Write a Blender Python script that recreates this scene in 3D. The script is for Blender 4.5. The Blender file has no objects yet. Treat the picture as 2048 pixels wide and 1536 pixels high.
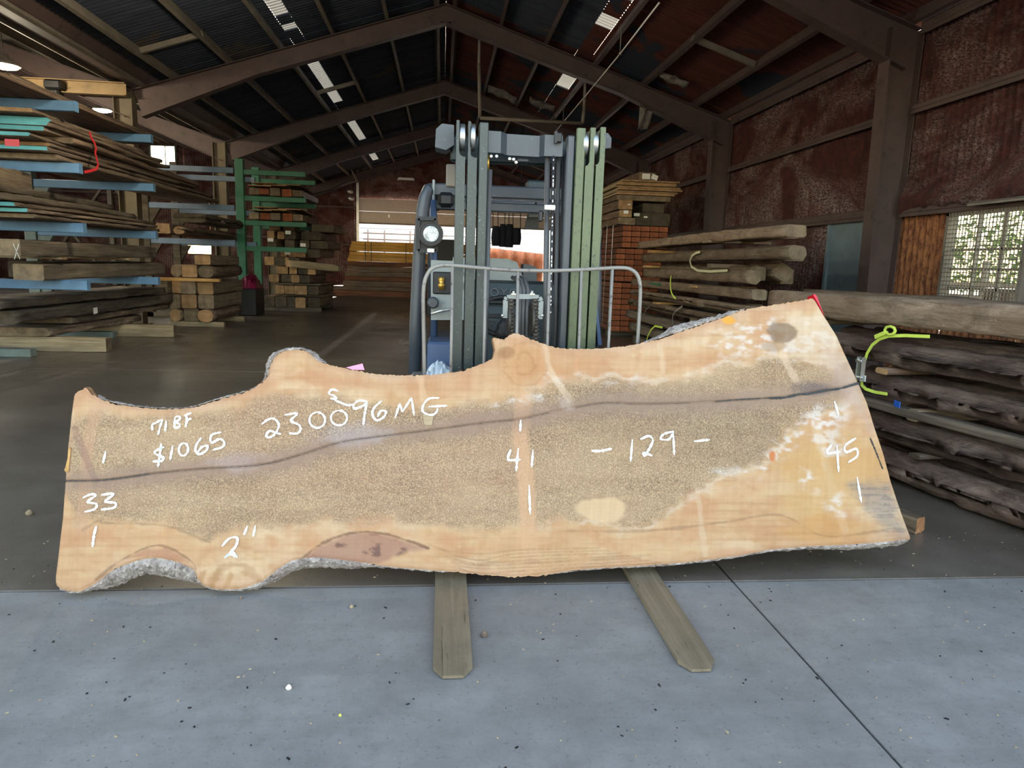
import bpy, math, random
import numpy as np
from mathutils import Vector, Matrix
random.seed(7)
SC = bpy.context.scene
COL = SC.collection
PI = math.pi

# ---------------------------------------------------------------- camera
# world axes: X across the shed, Y down the shed, Z up; camera 1.3 m above the floor
FPX, CX, CY = 1420.0, 1024.0, 768.0
CAM = np.array([0.0, 0.0, 1.3])
_a = np.array([885 - CX, 525 - CY])
_yz = (-(FPX * FPX) - _a[0] * (762 - CX)) / _a[1]
_Y = np.array([_a[0], _a[1], FPX]); _Y /= np.linalg.norm(_Y)
_D = np.array([762 - CX, _yz, FPX]); _D /= np.linalg.norm(_D)
RW = np.array([np.cross(_D, _Y), _Y, -_D])          # rows: world axes seen from the camera (x right, y down, z forward)
cam = bpy.data.cameras.new('camera'); camo = bpy.data.objects.new('camera', cam); COL.objects.link(camo)
camo.matrix_world = Matrix(((RW[0, 0], -RW[0, 1], -RW[0, 2], CAM[0]), (RW[1, 0], -RW[1, 1], -RW[1, 2], CAM[1]),
                            (RW[2, 0], -RW[2, 1], -RW[2, 2], CAM[2]), (0, 0, 0, 1)))
cam.sensor_width = 36.0; cam.lens = FPX / 2048 * 36.0; cam.clip_start = 0.05; cam.clip_end = 400
SC.camera = camo

# ---------------------------------------------------------------- light
SUN_EL, SUN_AZ = 27.0, 8.0      # sun stands behind the shed; azimuth measured from +Y towards +X
W = bpy.data.worlds.new('sky'); SC.world = W; W.use_nodes = True
_n = W.node_tree.nodes; _l = W.node_tree.links
_sky = _n.new('ShaderNodeTexSky'); _sky.sky_type = 'NISHITA'; _sky.sun_disc = False
_sky.sun_elevation = math.radians(SUN_EL); _sky.sun_rotation = math.radians(SUN_AZ); _sky.air_density = 1.0; _sky.dust_density = 1.5
_n['Background'].inputs[1].default_value = 0.62
_wb = _n.new('ShaderNodeMix'); _wb.data_type = 'RGBA'; _wb.blend_type = 'MULTIPLY'; _wb.inputs[0].default_value = 1; _wb.inputs[7].default_value = (1.2, 1.0, .80, 1)   # camera white balance
_l.new(_sky.outputs[0], _wb.inputs[6]); _l.new(_wb.outputs[2], _n['Background'].inputs[0])
_s = bpy.data.lights.new('sun', 'SUN'); _s.energy = 20.0; _s.angle = math.radians(0.6); _s.color = (1, .93, .82)
_so = bpy.data.objects.new('sun', _s); COL.objects.link(_so)
_d = Vector((math.sin(math.radians(SUN_AZ)) * math.cos(math.radians(SUN_EL)), math.cos(math.radians(SUN_AZ)) * math.cos(math.radians(SUN_EL)), math.sin(math.radians(SUN_EL))))
_so.rotation_euler = _d.to_track_quat('Z', 'Y').to_euler(); _so.location = (0, 40, 40)
vs = SC.view_settings; vs.view_transform = 'Standard'; vs.look = 'None'; vs.gamma = 1.0; vs.use_curve_mapping = False
vs.exposure = 1.0
SC.cycles.use_denoising = True
SC.cycles.use_adaptive_sampling = True; SC.cycles.adaptive_threshold = .04
SC.cycles.max_bounces = 6; SC.cycles.diffuse_bounces = 4; SC.cycles.glossy_bounces = 3; SC.cycles.transmission_bounces = 4
SC.cycles.sample_clamp_indirect = 8.0; SC.cycles.caustics_reflective = False; SC.cycles.caustics_refractive = False

# ---------------------------------------------------------------- geometry helpers
def at(px, py, X=None, Y=None, Z=None):
    """point of the place seen at pixel (px, py) of the 2048x1536 frame on the plane X=, Y= or Z="""
    d = RW @ np.array([px - CX, py - CY, FPX])
    t = (Y - CAM[1]) / d[1] if Y is not None else (X - CAM[0]) / d[0] if X is not None else (Z - CAM[2]) / d[2]
    return Vector(CAM + d * t)
def on_plane(px, py, p0, n):
    d = RW @ np.array([px - CX, py - CY, FPX]); n = np.array(n); p0 = np.array(p0)
    return Vector(CAM + d * (np.dot(p0 - CAM, n) / np.dot(d, n)))
def noise1(x, s=0):
    i = math.floor(x); f = x - i
    def h(k): return (math.sin((k + s * 17.13) * 12.9898) * 43758.5453) % 1.0
    f = f * f * (3 - 2 * f)
    return (h(i) * (1 - f) + h(i + 1) * f) * 2 - 1
def tag(o, label=None, cat=None, group=None, kind=None):
    if label: o['label'] = label
    if cat: o['category'] = cat
    if group: o['group'] = group
    if kind or cat: o['kind'] = kind or 'thing'
    return o
def empty(name, loc=(0, 0, 0), label=None, cat=None, group=None, kind=None, rz=0):
    o = bpy.data.objects.new(name, None); COL.objects.link(o); o.location = loc; o.rotation_euler = (0, 0, rz); o.empty_display_size = .1
    return tag(o, label, cat, group, kind)
def link(name, me, parent=None, loc=None, rot=None):
    o = bpy.data.objects.new(name, me); COL.objects.link(o)
    if parent is not None:
        o.parent = parent
        o.matrix_parent_inverse = Matrix.Identity(4)
    if loc is not None: o.location = loc
    if rot is not None: o.rotation_euler = rot
    return o
class MB:
    """collects solids; build() links them as ONE mesh object (world coordinates minus the parent's place)"""
    def __init__(s): s.v = []; s.f = []; s.mi = []; s.sm = []
    def add(s, vs, fs, mi=0, smooth=False):
        b = len(s.v); s.v += [tuple(p) for p in vs]
        for f in fs: s.f.append(tuple(b + i for i in f)); s.mi.append(mi); s.sm.append(smooth)
        return s
    def box(s, c, d, R=None, mi=0, bev=0.0):
        c = Vector(c); x, y, z = d[0] / 2, d[1] / 2, d[2] / 2
        if bev <= 0:
            P = [Vector((i * x, j * y, k * z)) for k in (-1, 1) for j in (-1, 1) for i in (-1, 1)]
            F = [(0, 2, 3, 1), (4, 5, 7, 6), (0, 1, 5, 4), (2, 6, 7, 3), (0, 4, 6, 2), (1, 3, 7, 5)]
        else:
            P = []; F = []
            b = min(bev, x * .95, y * .95, z * .95)
            idx = {}
            for i in (-1, 1):
                for j in (-1, 1):
                    for k in (-1, 1):
                        for a in range(3):
                            q = [i * (x - b), j * (y - b), k * (z - b)]; q[a] = (i * x, j * y, k * z)[a]
                            idx[(i, j, k, a)] = len(P); P.append(Vector(q))
            for a in range(3):
                b1, c1 = (a + 1) % 3, (a + 2) % 3
                for sgn in (-1, 1):
                    q = []
                    for (u, w) in ((-1, -1), (1, -1), (1, 1), (-1, 1)):
                        t = [0, 0, 0]; t[a] = sgn; t[b1] = u; t[c1] = w; q.append(idx[(t[0], t[1], t[2], a)])
                    F.append(tuple(q if sgn > 0 else q[::-1]))
                for u in (-1, 1):
                    for w in (-1, 1):      # edge along axis a between faces b1 and c1
                        q = []
                        for sgn in (-1, 1):
                            t = [0, 0, 0]; t[a] = sgn; t[b1] = u; t[c1] = w
                            q.append((idx[(t[0], t[1], t[2], b1)], idx[(t[0], t[1], t[2], c1)]))
                        f = (q[0][0], q[1][0], q[1][1], q[0][1]); F.append(f if u * w < 0 else f[::-1])
            for i in (-1, 1):
                for j in (-1, 1):
                    for k in (-1, 1):
                        f = tuple(idx[(i, j, k, a)] for a in range(3)); F.append(f if i * j * k > 0 else f[::-1])
        if R is not None: P = [R @ p for p in P]
        return s.add([c + p for p in P], F, mi)
    def bar(s, p0, p1, w, h, up=(0, 0, 1), mi=0, bev=0.0):
        p0 = Vector(p0); p1 = Vector(p1); d = p1 - p0; L = d.length; x = d / L; u = Vector(up)
        y = u.cross(x)
        if y.length < 1e-4: y = Vector((0, 1, 0)).cross(x)
        y.normalize(); z = x.cross(y)
        R = Matrix((x, y, z)).transposed()
        return s.box((p0 + p1) / 2, (L, w, h), R, mi, bev)
    def tube(s, path, r, n=10, mi=0, cap=True, closed=False, ref=(0, 0, 1)):
        P = [Vector(p) for p in path]; m = len(P); V = []; F = []
        rs = r if isinstance(r, (list, tuple)) else [r] * m
        prev = None
        for i in range(m):
            a = P[(i - 1) % m] if (i > 0 or closed) else P[0]; b = P[(i + 1) % m] if (i < m - 1 or closed) else P[-1]
            t = (b - a).normalized()
            if prev is None:
                u = Vector(ref).cross(t)
                if u.length < 1e-3: u = Vector((1, 0, 0)).cross(t)
                if u.length < 1e-3: u = Vector((0, 1, 0)).cross(t)
            else: u = prev - t * prev.dot(t)
            u.normalize(); prev = u; w = t.cross(u)
            for k in range(n):
                a_ = 2 * PI * k / n; V.append(P[i] + (u * math.cos(a_) + w * math.sin(a_)) * rs[i])
        for i in range(m if closed else m - 1):
            j = (i + 1) % m
            for k in range(n):
                q = (k + 1) % n; F.append((i * n + k, i * n + q, j * n + q, j * n + k))
        s.add(V, F, mi, True)
        if cap and not closed:
            b = len(s.v) - len(V)
            s.f.append(tuple(b + k for k in range(n))[::-1]); s.mi.append(mi); s.sm.append(False)
            s.f.append(tuple(b + (m - 1) * n + k for k in range(n))); s.mi.append(mi); s.sm.append(False)
        return s
    def cyl(s, p0, p1, r, n=16, mi=0, r1=None): return s.tube([p0, p1], [r, r if r1 is None else r1], n, mi)
    def lathe(s, c, ax, prof, n=24, mi=0):
        """prof: (distance along the axis, radius)"""
        c = Vector(c); ax = Vector(ax).normalized(); u = ax.orthogonal().normalized(); w = ax.cross(u); V = []; F = []
        for (h, r) in prof:
            for k in range(n):
                a = 2 * PI * k / n; V.append(c + ax * h + (u * math.cos(a) + w * math.sin(a)) * r)
        for i in range(len(prof) - 1):
            for k in range(n):
                q = (k + 1) % n; F.append((i * n + k, i * n + q, (i + 1) * n + q, (i + 1) * n + k))
        s.add(V, F, mi, True); b = len(s.v) - len(V)
        s.f.append(tuple(b + k for k in range(n))[::-1]); s.mi.append(mi); s.sm.append(False)
        s.f.append(tuple(b + (len(prof) - 1) * n + k for k in range(n))); s.mi.append(mi); s.sm.append(False)
        return s
    def prism(s, poly, thick, mi=0):
        """poly: 3-D outline points (planar); thick: Vector of extrusion"""
        P = [Vector(p) for p in poly]; n = len(P); t = Vector(thick)
        s.add(P + [p + t for p in P], [tuple(range(n))[::-1], tuple(range(n, 2 * n))] + [(i, (i + 1) % n, n + (i + 1) % n, n + i) for i in range(n)], mi)
        return s
    def ribbon(s, path, w, n, th=0.002, mi=0):
        """flat band along path, lying square to normal n"""
        P = [Vector(p) for p in path]; n = Vector(n).normalized(); V = []; F = []; m = len(P)
        ws = w if isinstance(w, (list, tuple)) else [w] * m
        for i in range(m):
            t = (P[min(i + 1, m - 1)] - P[max(i - 1, 0)]).normalized(); u = t.cross(n).normalized() * ws[i] / 2
            V += [P[i] - u, P[i] + u, P[i] + u + n * th, P[i] - u + n * th]
        for i in range(m - 1):
            a, b = 4 * i, 4 * i + 4
            for k in range(4): F.append((a + k, a + (k + 1) % 4, b + (k + 1) % 4, b + k))
        F += [(3, 2, 1, 0), (4 * m - 4, 4 * m - 3, 4 * m - 2, 4 * m - 1)]
        return s.add(V, F, mi)
    def mesh(s, name, mats, org=None):
        me = bpy.data.meshes.new(name); o = Vector(org) if org is not None else Vector((0, 0, 0))
        me.from_pydata([tuple(Vector(p) - o) for p in s.v], [], s.f)
        for m in (mats if isinstance(mats, (list, tuple)) else [mats]): me.materials.append(m)
        me.polygons.foreach_set('material_index', s.mi); me.polygons.foreach_set('use_smooth', s.sm); me.update()
        return me
    def build(s, name, mats, parent=None, label=None, cat=None, group=None, kind=None):
        org = parent_org(parent) if parent is not None else None
        if org is None and parent is None:
            xs = [p[0] for p in s.v]; ys = [p[1] for p in s.v]; zs = [p[2] for p in s.v]
            org = Vector(((min(xs) + max(xs)) / 2, (min(ys) + max(ys)) / 2, min(zs)))
        o = link(name, s.mesh(name, mats, org), parent)
        if parent is None: o.location = org
        return tag(o, label, cat, group, kind)
def parent_org(p):
    v = Vector((0, 0, 0))
    while p is not None: v = v + Vector(p.location); p = p.parent
    return v

# ---------------------------------------------------------------- materials
class NT:
    def __init__(s, name):
        s.m = bpy.data.materials.new(name); s.m.use_nodes = True; s.t = s.m.node_tree; s.n = s.t.nodes; s.b = s.n['Principled BSDF']; s.out = s.n['Material Output']
    def node(s, ty, **kw):
        x = s.n.new('ShaderNode' + ty)
        for k, v in kw.items():
            if hasattr(x, k) and not k.startswith('i_'): setattr(x, k, v)
        return x
    def set(s, sock, v):
        if hasattr(v, 'is_output') or isinstance(v, bpy.types.NodeSocket): s.t.links.new(v, sock)
        else: sock.default_value = v
    def coord(s, kind='Object', scale=(1, 1, 1), rot=(0, 0, 0)):
        c = s.node('TexCoord'); m = s.node('Mapping'); s.t.links.new(c.outputs[kind], m.inputs[0]); m.inputs['Scale'].default_value = scale; m.inputs['Rotation'].default_value = rot
        return m.outputs[0]
    def geo(s, scale=(1, 1, 1)):
        g = s.node('NewGeometry'); m = s.node('Mapping'); s.t.links.new(g.outputs['Position'], m.inputs[0]); m.inputs['Scale'].default_value = scale
        return m.outputs[0]
    def noise(s, vec, scale=5, detail=4, rough=.6, dist=0.0, off=None):
        x = s.node('TexNoise'); s.t.links.new(vec, x.inputs['Vector']); x.inputs['Scale'].default_value = scale; x.inputs['Detail'].default_value = detail
        x.inputs['Roughness'].default_value = rough; x.inputs['Distortion'].default_value = dist
        return x.outputs[0]
    def ramp(s, fac, stops, interp='LINEAR'):
        r = s.node('ValToRGB'); s.t.links.new(fac, r.inputs[0]); e = r.color_ramp.elements; r.color_ramp.interpolation = interp
        while len(e) < len(stops): e.new(.5)
        for k, (p, c) in enumerate(stops):
            e[k].position = p; e[k].color = (c if isinstance(c, (tuple, list)) else (c, c, c)) + ((1,) if not (isinstance(c, (tuple, list)) and len(c) == 4) else ())
        return r.outputs[0]
    def mix(s, fac, a, b, mode='MIX'):
        x = s.node('Mix'); x.data_type = 'RGBA'; x.blend_type = mode
        s.set(x.inputs[0], fac)
        for sock, v in ((x.inputs[6], a), (x.inputs[7], b)):
            if isinstance(v, (tuple, list)): sock.default_value = tuple(v) + ((1,) if len(v) == 3 else ())
            else: s.set(sock, v)
        return x.outputs[2]
    def math(s, op, a, b=0.0):
        x = s.node('Math'); x.operation = op; s.set(x.inputs[0], a); s.set(x.inputs[1], b); return x.outputs[0]
    def rand(s): return s.node('ObjectInfo').outputs['Random']
    def sepx(s, vec, i):
        x = s.node('SeparateXYZ'); s.t.links.new(vec, x.inputs[0]); return x.outputs[i]
    def bump(s, h, strength=.3, dist=.01):
        x = s.node('Bump'); s.t.links.new(h, x.inputs['Height']); x.inputs['Strength'].default_value = strength; x.inputs['Distance'].default_value = dist
        s.t.links.new(x.outputs[0], s.b.inputs['Normal']); return x
    def fin(s, col=None, rough=.7, metal=0.0, spec=.5):
        if col is not None:
            if isinstance(col, (tuple, list)): s.b.inputs['Base Color'].default_value = tuple(col) + (1,)
            else: s.set(s.b.inputs['Base Color'], col)
        s.set(s.b.inputs['Roughness'], rough); s.b.inputs['Metallic'].default_value = metal; s.b.inputs['Specular IOR Level'].default_value = spec
        return s.m
def srgb(r, g, b): return tuple(((c / 255) / 12.92 if c / 255 <= .04045 else ((c / 255 + .055) / 1.055) ** 2.4) for c in (r, g, b))

def plain(name, col, rough=.6, metal=0.0, var=.15, spec=.5, scale=8, bump=.08):
    t = NT(name); v = t.coord(); n = t.noise(v, scale, 5)
    k = t.ramp(n, [(.25, 1 - var * 2), (.75, 1 + var)])
    c = t.mix(1.0, col, k, 'MULTIPLY'); t.bump(n, bump, .004)
    return t.fin(c, rough, metal, spec)
def painted(name, col, chip, amt=.5, rough=.5, dirt=(.05, .045, .04), scale=14):
    """worn paint: chips down to another colour and grime"""
    t = NT(name); v = t.coord(); n = t.noise(v, scale, 8, .75); g = t.noise(v, 3.0, 4)
    m = t.ramp(n, [(amt, 0.0), (amt + .06, 1.0)])
    c = t.mix(t.ramp(g, [(.35, 0.0), (.75, .55)]), col, dirt)
    c = t.mix(m, c, chip); t.bump(n, .15, .003)
    return t.fin(c, rough)
def wood(name, light, dark, grain=22, rough=.85, bump=.5, dirt=(.03, .025, .02), dirtamt=.5, var=.5):
    """weathered wood, grain along local X"""
    t = NT(name); v = t.coord('Object', (1.2, grain, grain)); r = t.rand()
    n1 = t.noise(v, 1.0, 6, .65, .6); v2 = t.coord('Object', (1, 3, 3)); n2 = t.noise(v2, 1.3, 4)
    v3 = t.coord('Object', (.5, 60, 60)); n3 = t.noise(v3, 1.0, 3)
    c = t.mix(t.ramp(n1, [(.3, 0.0), (.7, 1.0)]), dark, light)
    c = t.mix(t.math('MULTIPLY', t.ramp(n2, [(.35, 0.0), (.75, 1.0)]), dirtamt), c, dirt)
    c = t.mix(t.ramp(n3, [(.62, 0.0), (.72, .6)]), c, dirt)
    k = t.math('MULTIPLY_ADD', r, var); t.n[-1].inputs[2].default_value = 1 - var / 2
    c = t.mix(1.0, c, k, 'MULTIPLY')
    h = t.math('ADD', n1, t.math('MULTIPLY', n3, .5)); t.bump(h, bump, .012)
    return t.fin(c, rough, 0, .3)
def endgrain(name, light, dark, rough=.8):
    t = NT(name); v = t.coord('Object', (.3, 1, 1)); r = t.rand()
    w = t.node('TexWave'); w.wave_type = 'RINGS'; w.rings_direction = 'X'; t.t.links.new(v, w.inputs[0]); w.inputs['Scale'].default_value = 16; w.inputs['Distortion'].default_value = 3; w.inputs['Detail'].default_value = 3
    n = t.noise(t.coord(), 9, 5)
    c = t.mix(t.math('MULTIPLY', w.outputs[1], .2), light, dark); c = t.mix(t.ramp(n, [(.35, 0.0), (.75, .8)]), c, dark)
    k = t.math('MULTIPLY_ADD', r, .5); t.n[-1].inputs[2].default_value = .72
    c = t.mix(1.0, c, k, 'MULTIPLY'); t.bump(n, .3, .006)
    return t.fin(c, rough, 0, .3)

M = {}
M['old'] = wood('weathered_grey_wood', srgb(158, 138, 114), srgb(82, 68, 54), bump=.7)
M['oldbrown'] = wood('weathered_brown_wood', srgb(152, 126, 106), srgb(70, 54, 46))
M['olddark'] = wood('dark_aged_wood', srgb(128, 114, 98), srgb(64, 56, 48), bump=.6)
M['red'] = wood('red_brown_timber', srgb(136, 88, 64), srgb(82, 50, 36), grain=14)
M['tan'] = wood('fresh_tan_lumber', srgb(206, 164, 104), srgb(158, 116, 64), grain=14, dirtamt=.25)
M['yellow'] = wood('yellow_lumber', srgb(222, 172, 90), srgb(176, 122, 52), grain=14, dirtamt=.15)
M['palew'] = wood('pale_sawn_wood', srgb(190, 172, 140), srgb(140, 120, 92), dirtamt=.4)
M['barkw'] = wood('bark_edged_wood', srgb(154, 134, 114), srgb(76, 62, 54), grain=30, bump=.9)
def logmat(name='rough_peeled_log', c0=(72, 57, 50), c1=(156, 134, 118), c2=(92, 66, 56), c3=(44, 36, 32), c4=(176, 152, 132), bm=1.0):
    t = NT(name); r = t.rand(); v = t.coord('Object', (1.6, 5, 5)); n1 = t.noise(v, 2.2, 8, .72, .8); n2 = t.noise(t.coord('Object', (1, 2.5, 2.5)), 2.0, 5, .6, .5); n3 = t.noise(t.coord('Object', (1.5, 50, 50)), 1.0, 5, .7, .3); n4 = t.noise(t.coord('Object', (14, 26, 26)), 1.0, 4, .7)
    c = t.mix(t.ramp(n1, [(.34, 0.0), (.66, 1.0)]), srgb(*c0), srgb(*c1)); c = t.mix(t.ramp(n2, [(.42, 0.0), (.66, .75)]), c, srgb(*c2)); c = t.mix(t.ramp(n3, [(.55, 0.0), (.72, .7)]), c, srgb(*c3)); c = t.mix(t.ramp(n4, [(.64, 0.0), (.74, .6)]), c, srgb(*c4))
    k = t.math('MULTIPLY_ADD', r, .35); t.n[-1].inputs[2].default_value = .85; c = t.mix(1.0, c, k, 'MULTIPLY')
    t.bump(t.math('ADD', t.math('ADD', n1, t.math('MULTIPLY', n3, .5)), t.math('MULTIPLY', n4, .4)), bm, .035); return t.fin(c, .85, 0, .25)
M['log'] = logmat()
M['hewn'] = logmat('hewn_grey_timber', (112, 94, 77), (178, 156, 132), (132, 108, 88), (66, 54, 44), (192, 170, 146), .8)
M['hewndark'] = logmat('hewn_brown_timber', (88, 74, 60), (146, 126, 104), (104, 84, 68), (52, 43, 36), (162, 142, 120), .8)
M['e_old'] = endgrain('aged_end_grain', srgb(140, 122, 98), srgb(70, 58, 46))
M['e_dark'] = endgrain('dark_end_grain', srgb(96, 84, 68), srgb(44, 38, 32))
M['e_tan'] = endgrain('tan_end_grain', srgb(178, 142, 102), srgb(108, 82, 58))
M['e_red'] = endgrain('red_brown_end_grain', srgb(158, 92, 60), srgb(92, 50, 32))
M['e_teal'] = painted('teal_sealed_end', srgb(88, 176, 184), srgb(150, 130, 110), .66, .5, srgb(60, 120, 130))
M['blue'] = painted('worn_blue_paint', srgb(98, 142, 182), srgb(66, 62, 62), .64, .5, srgb(62, 84, 104))
M['bluegrey'] = painted('blue_grey_paint', srgb(104, 126, 150), srgb(54, 58, 66), .68, .45, srgb(52, 62, 78))
M['post'] = painted('grey_green_paint', srgb(122, 136, 130), srgb(70, 66, 60), .62, .6, srgb(62, 64, 58))
M['green'] = painted('green_rack_paint', srgb(32, 108, 78), srgb(40, 50, 44), .68, .5, srgb(18, 66, 48))
M['steel'] = painted('brown_red_oxide_steel', srgb(86, 69, 65), srgb(58, 47, 44), .58, .65, srgb(56, 47, 45), 6)
M['steelgrey'] = painted('dusty_steel', srgb(132, 124, 112), srgb(84, 74, 66), .6, .7, srgb(74, 68, 62), 8)
M['beamtan'] = painted('tan_steel', srgb(116, 104, 82), srgb(72, 62, 50), .6, .7, srgb(62, 54, 44), 7)
M['tietan'] = painted('tan_beam_paint', srgb(158, 132, 92), srgb(84, 70, 54), .62, .7, srgb(84, 70, 54), 7)
M['mast'] = painted('scuffed_dark_green_mast', srgb(42, 53, 50), srgb(110, 122, 118), .60, .38, srgb(28, 36, 34), 90)
M['mastolive'] = painted('mottled_olive_mast', srgb(84, 94, 62), srgb(42, 52, 44), .57, .4, srgb(56, 66, 48), 60)  # olive mottled with dark green, used on the right channels only
M['fl'] = painted('forklift_slate_paint', srgb(60, 66, 72), srgb(110, 114, 118), .64, .4, srgb(34, 38, 44), 40)
M['flblue'] = painted('forklift_blue_panel', srgb(74, 94, 124), srgb(50, 56, 66), .72, .4, srgb(52, 70, 104), 12)
M['cowl'] = plain('dark_green_cowl', srgb(34, 48, 50), .45, 0, .2)
M['hood'] = painted('worn_grey_hood', srgb(140, 146, 142), srgb(84, 88, 88), .58, .5, srgb(96, 98, 94), 10)
M['tube'] = painted('bare_worn_tube', srgb(132, 128, 122), srgb(74, 66, 60), .57, .4, srgb(84, 78, 74), 30)
M['roller'] = plain('polished_roller_steel', srgb(176, 178, 176), .3, .85, .12)
M['metal'] = plain('bright_metal', srgb(206, 206, 200), .3, .8, .1)
M['brass'] = plain('brass', srgb(190, 150, 70), .35, .8, .1)
M['chain'] = plain('greasy_chain', srgb(74, 68, 62), .55, .4, .2, scale=30)
M['rubber'] = plain('black_rubber', srgb(34, 34, 36), .6, 0, .15)
M['hose'] = plain('grey_hose', srgb(80, 80, 80), .5, 0, .15)
M['black'] = plain('black_plastic', srgb(18, 18, 20), .5, 0, .1)
M['cloth'] = plain('dark_navy_cloth', srgb(28, 30, 44), .9, 0, .25, scale=12, bump=.3)
M['white'] = plain('white_paper', srgb(236, 234, 228), .7, 0, .03)
M['strap'] = plain('lime_webbing', srgb(206, 226, 92), .6, 0, .06, scale=60)
M['strapgrey'] = plain('pale_webbing', srgb(196, 190, 150), .7, 0, .1, scale=60)
M['redtape'] = plain('red_tape', srgb(206, 22, 44), .4, 0, .05)
M['redstrap'] = plain('red_webbing', srgb(214, 44, 52), .6, 0, .1)
M['pink'] = plain('pink_tape', srgb(226, 140, 168), .4, 0, .05)
M['bluetag'] = plain('blue_tag', srgb(40, 110, 220), .4, 0, .1)
def chalkmat():
    t = NT('white_chalk'); n = t.noise(t.coord(), 420, 2, .6); t.fin(srgb(226, 230, 232), .9, 0, .2)
    tr = t.node('BsdfTransparent'); mx = t.node('MixShader'); t.t.links.new(t.ramp(n, [(.60, 0.0), (.66, 1.0)]), mx.inputs[0]); t.t.links.new(t.b.outputs[0], mx.inputs[1]); t.t.links.new(tr.outputs[0], mx.inputs[2]); t.t.links.new(mx.outputs[0], t.out.inputs[0])
    return t.m
M['chalk'] = chalkmat()
M['maroon'] = plain('maroon_plastic_wrap', srgb(120, 20, 60), .35, 0, .25)
M['orange'] = wood('broken_orange_wood', srgb(214, 160, 116), srgb(150, 100, 66), grain=30, dirtamt=.2)
def forkmat():
    t = NT('worn_fork_steel'); n = t.noise(t.coord('Object', (40, 1.2, 6)), 1.0, 6, .7, .5); g = t.noise(t.coord(), 5, 6, .7); k = t.noise(t.coord('Object', (90, 4, 9)), 1.0, 3)
    c = t.mix(t.ramp(n, [(.3, 0.0), (.7, 1.0)]), srgb(104, 94, 76), srgb(138, 126, 104)); c = t.mix(t.ramp(g, [(.5, 0.0), (.75, .5)]), c, srgb(84, 76, 62)); c = t.mix(t.ramp(k, [(.64, 0.0), (.68, .7)]), c, srgb(58, 50, 42)); c = t.mix(t.ramp(g, [(.26, .6), (.34, 0.0)]), c, srgb(176, 168, 152))
    t.bump(n, .1, .003); return t.fin(c, .5, .15)
M['fork'] = forkmat()
M['lampglow'] = NT('lamp_glow').m
_b = M['lampglow'].node_tree.nodes['Principled BSDF']; _b.inputs['Base Color'].default_value = (1, 1, .95, 1); _b.inputs['Emission Color'].default_value = (1, .93, .72, 1); _b.inputs['Emission Strength'].default_value = 14
def glassy():
    t = NT('headlamp_lens'); v = t.coord('Object', (60, 60, 60)); vo = t.node('TexVoronoi'); t.t.links.new(v, vo.inputs['Vector']); vo.inputs['Scale'].default_value = 1.4
    n = t.noise(t.coord('Object', (18, 18, 18)), 1.0, 3); t.bump(vo.outputs[0], .12, .002); c = t.mix(t.ramp(n, [(.35, 0.0), (.6, 1.0)]), srgb(160, 164, 162), srgb(236, 238, 234)); c = t.mix(t.ramp(vo.outputs[0], [(.5, 0.0), (.9, .5)]), c, srgb(90, 92, 92))
    return t.fin(c, .25, 0.0)
M['lens'] = glassy()
def skyl():
    t = NT('translucent_skylight'); tr = t.node('BsdfTranslucent'); tr.inputs[0].default_value = (.055, .055, .05, 1); d = t.node('BsdfDiffuse'); d.inputs[0].default_value = (.5, .48, .4, 1)
    mx = t.node('MixShader'); mx.inputs[0].default_value = .35; t.t.links.new(tr.outputs[0], mx.inputs[1]); t.t.links.new(d.outputs[0], mx.inputs[2]); t.t.links.new(mx.outputs[0], t.out.inputs[0])
    return t.m
M['skylight'] = skyl()
M['skylightadded'] = M['skylight'].copy(); M['skylightadded'].name = 'added_clear_skylight'; [setattr(n_.inputs[0], 'default_value', (.55, .53, .48, 1)) for n_ in M['skylightadded'].node_tree.nodes if n_.type == 'BSDF_TRANSLUCENT']  # stronger translucency for the strips added over the rack side
def pane():
    t = NT('dusty_window_glass'); g = t.node('BsdfTransparent'); g.inputs[0].default_value = (.86, .9, .86, 1); d = t.node('BsdfGlossy'); d.inputs['Roughness'].default_value = .1
    mx = t.node('MixShader'); mx.inputs[0].default_value = .07; t.t.links.new(g.outputs[0], mx.inputs[1]); t.t.links.new(d.outputs[0], mx.inputs[2]); t.t.links.new(mx.outputs[0], t.out.inputs[0])
    return t.m
M['pane'] = pane()
def corr_rust():
    t = NT('rusted_corrugated_sheet'); v = t.geo()
    big = t.noise(t.geo((1, 1, 1.6)), .8, 5, .62, .9); mid = t.noise(v, 6.0, 6, .7, .4); grit = t.noise(t.geo((1, 1, 1.8)), 34, 4, .75, .3); run = t.noise(t.geo((1, 6, .4)), 2.0, 4, .7)
    c = t.mix(t.ramp(mid, [(.3, 0.0), (.7, 1.0)]), srgb(56, 34, 32), srgb(96, 50, 44)); c = t.mix(t.ramp(run, [(.5, 0.0), (.75, .6)]), c, srgb(50, 36, 33))
    dust = t.math('MULTIPLY', t.ramp(big, [(.42, 0.0), (.64, 1.0)]), t.ramp(grit, [(.44, 0.0), (.58, 1.0)]))
    c = t.mix(t.math('MULTIPLY', dust, .8), c, srgb(168, 152, 146))
    sp_ = t.ramp(t.noise(v, 12, 5, .8), [(.69, 0.0), (.73, 1.0)]); c = t.mix(t.math('MULTIPLY', sp_, .7), c, srgb(170, 110, 66))
    t.bump(t.math('ADD', mid, grit), .9, .03)
    return t.fin(c, .8, 0, .3)
M['corr'] = corr_rust()
def corr_orange():
    t = NT('orange_rusted_sheet'); v = t.geo(); mid = t.noise(t.geo((1, 1, .35)), 22, 7, .8); z = t.sepx(t.geo(), 2)
    c = t.mix(t.ramp(mid, [(.42, 0.0), (.56, 1.0)]), srgb(92, 54, 40), srgb(150, 100, 64))
    t.bump(mid, .5, .015)
    return t.fin(c, .85, 0, .25)
M['corrorange'] = corr_orange()
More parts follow.
